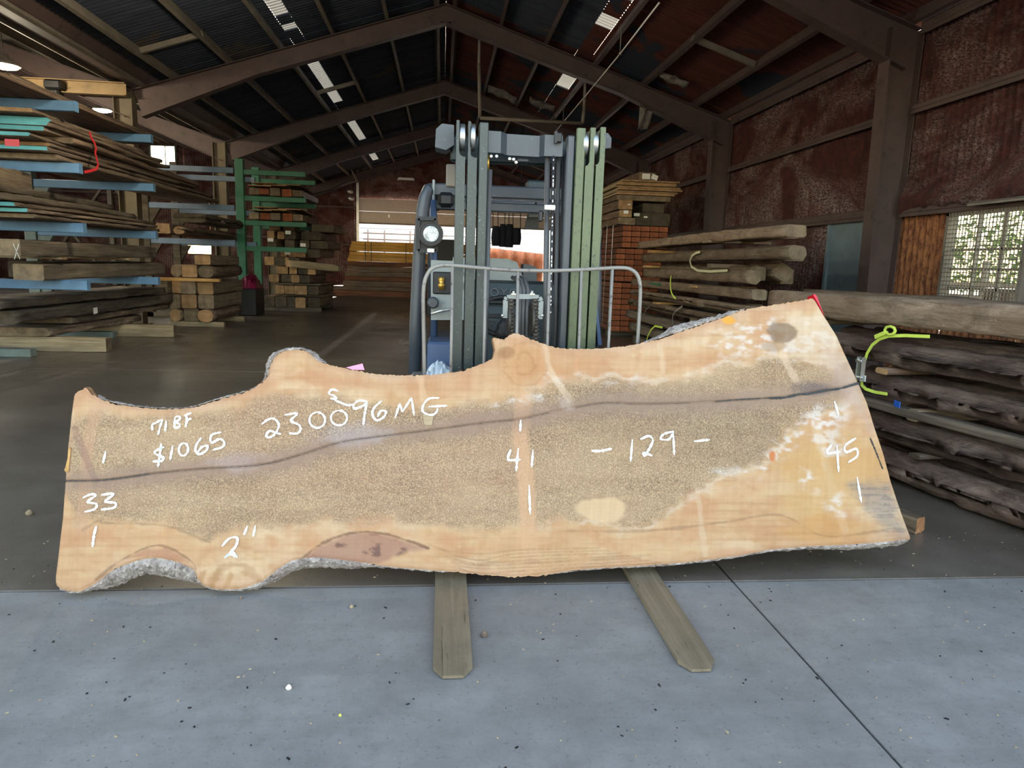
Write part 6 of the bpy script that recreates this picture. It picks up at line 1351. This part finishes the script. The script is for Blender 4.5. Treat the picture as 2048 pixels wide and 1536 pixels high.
# torn insulation hanging from the roof
for k, (px_, py_, Y, w_, h_, lb_) in enumerate(((1292, 233, 14.0, .24, .42, 'pale flap of torn roof insulation hanging under the far rafter'), (1005, 178, 16.5, .7, .16, 'torn insulation strip under the rust-red roof above the mast'), (1085, 200, 17.0, .6, .12, 'second torn insulation strip above the mast'), (1350, 150, 11.2, .5, .1, 'limp insulation strip under the roof near the side wall'))):
    d_ = RW @ np.array([px_ - CX, py_ - CY, FPX]); p = Vector(CAM + d_ * ((RIDGE + .13 - h_ * .4 - CAM[2]) / (d_[2] + SLOPE * abs(d_[0])))) if k else at(px_, py_, Y=13.74); b = MB(); V = []; F = []
    for i in range(9):
        for j in range(5): V.append((p.x - w_ / 2 + w_ * i / 8, p.y + .05 * math.sin(i * 1.3 + j) + .12 * (j / 4) ** 2, p.z + h_ / 2 - h_ * j / 4 + .03 * noise1(i * .7, k) - (.0 if w_ < .3 else (SLOPE * (w_ * i / 8)))))
    for i in range(8):
        for j in range(4): F.append((i * 5 + j, i * 5 + j + 1, i * 5 + j + 6, i * 5 + j + 5))
    b.add(V, F, 0, True); o = b.build('torn_insulation', M['insul'], None, lb_, 'insulation', 'torn insulation')
    sm_ = o.modifiers.new('thick', 'SOLIDIFY'); sm_.thickness = .01
# flood lamps and strip light by the back opening
fl_ = empty('flood_lamp', at(702, 380, Y=29.6), 'twin flood lamps on a pipe bracket beside the back opening', 'lamp')
b = MB(); b.tube([at(715, 365, Y=29.7), at(702, 338, Y=29.3)], .04, 8); b.tube([at(680, 372, Y=29.6), at(712, 362, Y=29.6)], .03, 8); b.build('bracket', M['tube'], fl_)
for (x, y) in ((700, 378), (702, 392)): b = MB(); b.lathe(at(x, y, Y=29.55), (0, 0, -1), [(0, .1), (.1, .13), (.18, .09)], 14); b.build('lamp_head', M['metal'], fl_)
b = MB(); q = at(812, 357, Y=29.9); b.box(q, (.62, .1, .06), bev=.01); b.box(q + Vector((0, -.03, -.05)), (.7, .14, .04), bev=.01); b.build('strip_light', M['metal'], None, 'unlit strip light above the back opening', 'lamp')
b = MB(); b.tube([at(690, 365, Y=29.0), at(660, 380, Y=29.5), at(612, 392, Y=29.7)], .02, 6); b.build('sagging_cable', M['black'], None, 'black cable sagging along the back wall', 'cable')
# bundled bags hanging on a rack behind the forklift
hg = empty('hanging_rack', (1.2, 20.0, 0), 'thin black hanging rack with dark bags behind the forklift', 'rack')
YH = 20.0
for px_ in (986, 996, 1010, 1018, 1026, 1041): b = MB(); p = at(px_, 415 if px_ in (986, 1010, 1026) else 425, Y=YH); q = at(px_, 472, Y=YH); b.tube([p, q], .012, 6); b.build('hanger_rod', M['black'], hg)
b = MB(); b.tube([at(996, 425, Y=YH), at(1042, 426, Y=YH)], .014, 6); b.build('rail', M['black'], hg)
b = MB(); p = at(984, 415, Y=YH); b.tube([p, Vector((p.x, YH, RIDGE - SLOPE * abs(p.x) + .17))], .012, 6); p = at(1041, 420, Y=YH); b.tube([p, Vector((p.x, YH, RIDGE - SLOPE * abs(p.x) + .17))], .012, 6); b.build('drop_chain', M['black'], hg)
for k, (xa, xb, ya, yb) in enumerate(((984, 1000, 452, 492), (999, 1012, 448, 494), (1011, 1026, 448, 495), (1025, 1041, 456, 490))):
    b = MB(); p0 = at(xa, ya, Y=YH); p1 = at(xb, yb, Y=YH); V = []; F = []; n_ = 14
    for j in range(9):
        g = j / 8; rr = (p1.x - p0.x) / 2 * (.55 + .55 * math.sin(PI * min(1, g * .7 + .12)))
        for i in range(n_):
            a = 2 * PI * i / n_; k_ = 1 + .16 * math.sin(5 * a + k) * g; V.append(((p0.x + p1.x) / 2 + rr * k_ * math.cos(a), YH + rr * k_ * math.sin(a), p0.z + (p1.z - p0.z) * g))
    for j in range(8):
        for i in range(n_): F.append((j * n_ + i, j * n_ + (i + 1) % n_, (j + 1) * n_ + (i + 1) % n_, (j + 1) * n_ + i))
    F += [tuple(range(n_)), tuple(8 * n_ + i for i in range(n_))[::-1]]
    b.add(V, F, 0, True); b.build('dark_bag', M['cloth'], None, '%s dark cloth bag from the mast on the hanging rack' % ORD[k], 'bag', 'dark bags behind the forklift')
# dark cabinet standing in the opening
b = MB(); p0 = at(880, 480, Y=26.0); p1 = at(906, 520, Y=26.0); b.box(((p0.x + p1.x) / 2 + .1, 25.4, p0.z / 2), (.9, .5, p0.z), bev=.02); b.build('black_cabinet', M['black'], None, 'black cabinet standing before the back opening behind the mast', 'cabinet')
# ---- outdoors beyond the back opening and the side window
ob = empty('white_shed', (0, 36.5, 0), 'white clapboard shed outside the back opening', 'building')
for k in range(16): b = MB(); b.box((-1.0, 36.5 - .01 * (k % 2), .13 + .26 * k), (16, .06, .25), bev=.01); b.build('siding_board', M['wallwhite'], ob)
b = MB(); b.prism([(-9.3, 36.2, 4.15), (7.3, 36.2, 4.15), (7.3, 39, 5.0), (-9.3, 39, 5.0)], (0, 0, .08)); b.build('roof', M['steelgrey'], ob)
b = MB(); b.box((-1, 37.8, 2.05), (15.8, 2.4, 4.1)); b.build('shed_body', M['wallwhite'], ob)
rl_ = empty('yard_railing', (-2, 31.6, 0), 'grey pipe railing outside the back opening', 'railing')
for x in (-3.2, -2.5, -1.4, -.3, .8, 1.9): b = MB(); b.tube([(x, 31.6, 0), (x, 31.6, 2.6)], .035, 8); b.build('post', M['tube'], rl_)
for z in (2.2, 2.45): b = MB(); b.tube([(-3.4, 31.6, z), (2.4, 31.6, z)], .025, 8); b.build('rail', M['tube'], rl_)
V = []; F = []; b = MB()
for i in range(41):
    for j in range(7): V.append((1.2 + 3.2 * i / 40, 31.2 + .12 * math.sin(i * 1.1) + .05 * math.sin(j * 1.7 + i), 2.05 - .25 * i / 40 - (2.0) * j / 6))
for i in range(40):
    for j in range(6): F.append((i * 7 + j, i * 7 + j + 1, i * 7 + j + 8, i * 7 + j + 7))
b.add(V, F, 0, True); o = b.build('hanging_tarp', M['tarp'], None, 'pinkish folded tarp hanging outside the back opening', 'tarp'); md = o.modifiers.new('thick', 'SOLIDIFY'); md.thickness = .01
# bushes, fence and a parked trailer outside the side window
def bush(x, y, r, h, label, seed):
    rr = random.Random(seed); b = MB()
    for k in range(1600):
        a = rr.uniform(0, 2 * PI); c = rr.uniform(-.3, 1); q = rr.uniform(.55, 1) * r; s = rr.uniform(.05, .12)
        p = Vector((x + q * math.cos(a) * math.sqrt(1 - c * c * .8), y + q * math.sin(a) * math.sqrt(1 - c * c * .8), h * .45 + q * c * h * .5 / r))
        u = Vector((rr.uniform(-1, 1), rr.uniform(-1, 1), rr.uniform(-1, 1))).normalized(); w = u.orthogonal().normalized()
        b.add([p - u * s, p + w * s * .5, p + u * s, p - w * s * .5], [(0, 1, 2, 3)])
    o = b.build('bush', M['leaf'], None, label, 'bush', 'bushes outside the window'); o['kind'] = 'thing'
bush(11.6, 14.9, 1.9, 3.0, 'sunlit bush outside the side window, nearer the wire guard corner', 1); bush(16.0, 19.6, 2.8, 5.4, 'larger sunlit bush further back outside the side window', 2); bush(10.8, 12.4, .6, 1.4, 'low bush outside the side window', 3)
fe = empty('yard_fence', (8.9, 11, 0), 'grey slatted yard fence outside the side window', 'fence')
for k in range(5): b = MB(); b.box((8.9, 11.2, .3 + .22 * k), (.03, 6.8, .12)); b.build('fence_rail', M['steelgrey'], fe)
for k in range(5): b = MB(); b.box((8.95, 7.9 + 1.6 * k, .8), (.08, .08, 1.6)); b.build('fence_post', M['steelgrey'], fe)
b = MB(); b.box((7.3, 8.35, .6), (.7, .5, 1.2), bev=.02)
for k in range(9): b.box((6.94, 8.14 + .052 * k, .62), (.03, .02, 1.05))
b.build('condenser_unit', M['steelgrey'], None, 'grey ribbed outdoor unit just beyond the wire guard', 'outdoor unit')
# ---- litter on the apron
for k, (px_, py_, s_, m, lb_) in enumerate(((577, 1374, .016, 'white', 'small pale pebble standing on the apron below the slab'), (968, 1268, .024, 'barkw', 'dark bark chip beside the nearer fork'), (703, 1213, .014, 'palew', 'pale wood chip near the floor joint'), (482, 1195, .012, 'barkw', 'brown bark chip near the floor joint'), (58, 1025, .03, 'palew', 'tan wood chip on the dark floor beyond the slab end'), (680, 1430, .008, 'strap', 'tiny yellow chip on the apron'))):
    q = at(px_, py_, Z=s_ * .4); b = MB(); b.lathe(q - Vector((0, 0, s_ * .4)), (0.1, .1, 1), [(0, s_ * .5), (s_ * .3, s_ * .62), (s_ * .7, s_ * .35), (s_ * .9, s_ * .1)], 7); b.build('wood_chip' if k else 'pebble', M[m], None, lb_, 'chip' if k else 'pebble')
rr = random.Random(21); b = MB()
for k in range(420):
    x, y = rr.uniform(-2.2, 3.0), rr.uniform(1.2, 3.3); s = rr.uniform(.0015, .0045); b.box((x, y, s * .3), (s * rr.uniform(1, 2.5), s, s * .6), Matrix.Rotation(rr.uniform(0, 3), 3, 'Z'))
b.build('sawdust_litter', M['palew'], None, 'pale sawdust crumbs scattered over the apron', 'litter', kind='stuff')
b = MB()
for k in range(300):
    x, y = rr.uniform(-2.2, 3.0), rr.uniform(1.2, 3.3); s = rr.uniform(.0015, .005); b.box((x, y, s * .3), (s * rr.uniform(1, 3), s, s * .6), Matrix.Rotation(rr.uniform(0, 3), 3, 'Z'))
b.build('bark_litter', M['black'], None, 'dark bark crumbs scattered over the apron', 'litter', kind='stuff')
